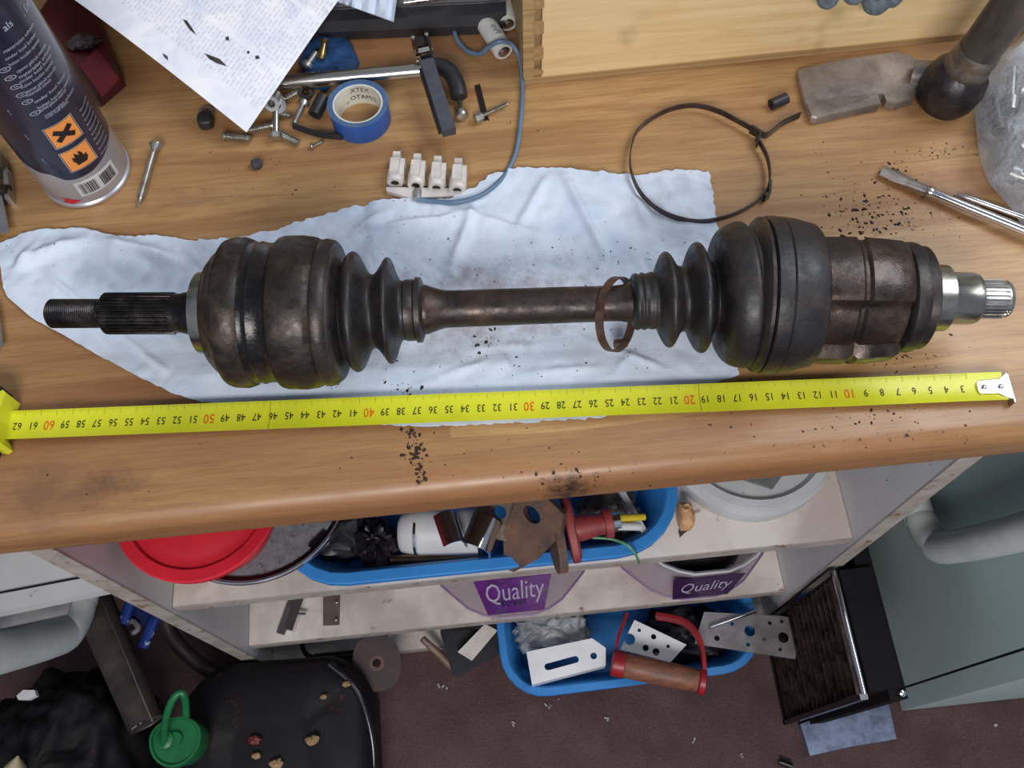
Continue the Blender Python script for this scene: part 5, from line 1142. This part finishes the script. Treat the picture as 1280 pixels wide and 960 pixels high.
o = MB().prism([at(x, y, -.42) for x, y in ((36, 873), (44, 866), (58, 866), (60, 873), (50, 878), (38, 878))], -.402, -.396).build('white_scrap', m_white, bevel=.001); tag(o, 'small white scrap lying on the black sack', 'scrap')
o = MB().lathe([(0, .011), (.03, .0015)], at(18, 965, -.40), (at(24, 935, -.36) - at(18, 965, -.40)), 14).build('cream_cone', M('cream', (170, 160, 130), (150, 140, 112), rough=.5), sm=True); tag(o, 'cream pointed nozzle at the bottom left corner', 'nozzle')
ex = thing('rusty_pipe', 'dark rusty pipe slanting down beside the black sack', 'pipe', at(170, 850, -.6))
a, b = at(112, 742, -.415), at(182, 905, -.425)
MB().tube([a, a.lerp(b, .5), b], [.019, .018, .0165], 26).build('tube', M('pipe_brown', (62, 52, 48), (38, 30, 30), rough=.75, metal=.1, scale=40), ex, sm=True)
d = (b - a).normalized(); MB().lathe([(0, .0165), (.0, .0172), (.001, .0174), (.001, .0165)], b, d, 30, close=True).build('bright_lip', m_chrome, ex, sm=True)
MB().strap([a + Vector((.0125, 0, .0135)), b + Vector((.0115, 0, .0125))], .001, .002).build('seam', M('seam', (90, 80, 78)), ex)
bc_ = [((164, 752), (153, 780)), ((194, 772), (178, 810))]
bcl = thing('blue_clamp', 'pair of blue and white plastic clamp jaws beside the shelf unit foot', 'clamp', at(172, 780, -.6))
m_bw = M('blue_white', (30, 62, 140), (22, 46, 110), rough=.4, scale=40, spots=((176, 190, 214), 60, .60))
for a_, b_ in bc_: MB().tube([at(*a_, -.42), at(*b_, -.42)], .0075, 14, .7).build('jaw', m_bw, bcl, sm=True)
MB().loft([[at(x, y, z) for x, y in ((168, 748), (200, 768), (192, 785), (160, 775))] for z in (-.445, -.432)]).build('web', M('deep_blue', (18, 34, 92), (14, 26, 70), rough=.5), bcl, bevel=.002)
MB().tube(smooth([at(154, 782, -.43), at(165, 776, -.43), at(173, 784, -.43), at(166, 791, -.43), at(152, 789, -.43)], 5), .003, 10).build('wire_loop', M('grey_loop', (120, 120, 124), (96, 94, 98), rough=.5), bcl, sm=True)
hp = smooth([at(205, 762, -.52), at(212, 790, -.53), at(232, 815, -.54), at(262, 838, -.56), at(298, 850, -.57)], 7)
o = MB().tube(hp, .0085, 16).build('brown_hose', M('hose_brown', (72, 56, 56), (52, 40, 40), rough=.5, scale=50), sm=True); tag(o, 'brown rubber hose curving along the foot of the shelf unit', 'hose')
random.seed(21); lt = MB()
for x, y in ((690, 879), (697, 877), (684, 884), (868, 926), (928, 946), (640, 905), (556, 858), (760, 900), (1245, 906), (550, 858)):
    for _ in range(2):
        p = at(x + random.uniform(-3, 3), y + random.uniform(-3, 3), -.5985); lt.box(p, (.003 * random.uniform(.5, 1.4), .002, .0015), Matrix.Rotation(random.uniform(0, 3), 3, 'Z'))
o = lt.build('carpet_litter', M('litter_white', (190, 186, 190), (120, 110, 112), rough=.6)); tag(o, 'tiny pale flecks of litter scattered on the brown carpet', 'litter', kind='stuff')
# dirty black bag
bgk = thing('tool_bag', 'grimy black holdall lying on the carpet at the bottom left', 'bag', (-.285, .085, 0))
L = []
random.seed(2)
for k_, z in ((.88, .001), (.98, .02), (1, .06), (.985, .085), (.94, .10), (.86, .108), (.7, .112), (.55, .113), (.40, .113)):
    lp = rrect(-.262, .078, 0, .205 * k_, .195 * k_, .055 * k_ + .001, 10)
    ov = []
    for p in lp:
        h = z + (.006 * noise.fractal(Vector((p.x * 22, p.y * 22, z * 9)), .8, 2, 3) if z > .05 else 0)
        if z > .09: h -= .012 * math.exp(-((p.y - .085 + .04 * (p.x + .28)) / .012) ** 2)
        ov.append(Vector((p.x + .004 * noise.noise(p * 30), p.y + .004 * noise.noise(p * 30 + Vector((5, 5, 5))), max(.001, h))))
    L.append(ov)
m_bagk = M('bag_black', (12, 11, 15), (22, 18, 22), rough=.6, spec=.3, scale=30, spots=((66, 36, 34), 38, .66))
MB().loft(L).build('body', m_bagk, bgk, sm=True)
MB().tube(smooth([(-.20, .16, .115), (-.172, .13, .105), (-.160, .08, .09), (-.165, .03, .07), (-.18, -.01, .05)], 6), .004, 10).build('piping', m_blackg, bgk, sm=True)
for i, (x, y, s_) in enumerate(((433, 855, .004), (390, 925, .006), (345, 955, .006), (404, 871, .003), (320, 945, .004), (318, 925, .006))):
    MB_ = blobmesh(at(x, y, -.484), (s_ * 2.2, s_ * 1.6, s_ * 1.2), .5, 3, 50 + i, 14, 8)
    MB_.build('debris_flake', M('flake_red', (110, 34, 30), (84, 28, 26), rough=.6) if i == 5 else M('flake_straw', (158, 130, 96), (130, 100, 70), rough=.7), bgk, sm=True)
o = MB().prism([at(x, y, -.55) for x, y in ((452, 855), (468, 860), (464, 878), (468, 893), (460, 888))], -.552, -.549).build('paper_tag', M('tag_cream', (160, 146, 136), (130, 116, 108), rough=.6)); tag(o, 'torn cream paper tag between the grinding disc and the black bag', 'tag')
# green watering rose / jug
gj = thing('green_jug', 'small green plastic jug with a tall loop handle between the pipe and the bag', 'jug', at(220, 920, -.6))
m_grn = M('green_plastic', (22, 112, 62), (16, 88, 50), rough=.4, scale=30)
c = at(220, 922, -.44)
MB().loft([[Vector((c.x, c.y, c.z)) + Vector((r * .026 * math.cos(2 * PI * j / 28), r * .028 * math.sin(2 * PI * j / 28) * (1 if math.sin(2 * PI * j / 28) < 0 else .7), z)) for j in range(28)] for z, r in ((-.05, .6), (-.03, .9), (0, 1.0), (.003, .98), (.003, .9), (.000, .86), (.0, .3), (.004, .26), (.004, .02))]).build('cup', m_grn, gj, sm=True)
MB().tube(smooth([at(204, 930, -.435), at(206, 905, -.41), at(213, 880, -.39), at(224, 866, -.385), at(231, 872, -.39), at(233, 895, -.415)], 6), .0035, 12).build('loop_handle', m_grn, gj, sm=True)
MB().lathe([(0, .009), (.004, .0085), (.006, .004)], at(207, 925, -.438), (0, 0, 1), 18).build('boss', m_grn, gj, sm=True)
# dark cloth lump filling the gap under the boards
o = blobmesh(Vector((-.352, .33, .09)), (.085, .18, .17), .15, 2.5, 44, 60, 40, .8).build('black_sack', m_junk, sm=2); tag(o, 'dark sack in the shadow behind the rusty pipe', 'sack')

for ob in bpy.data.objects:
    if '_w' in ob: del ob['_w']
    if '_s' in ob: del ob['_s']
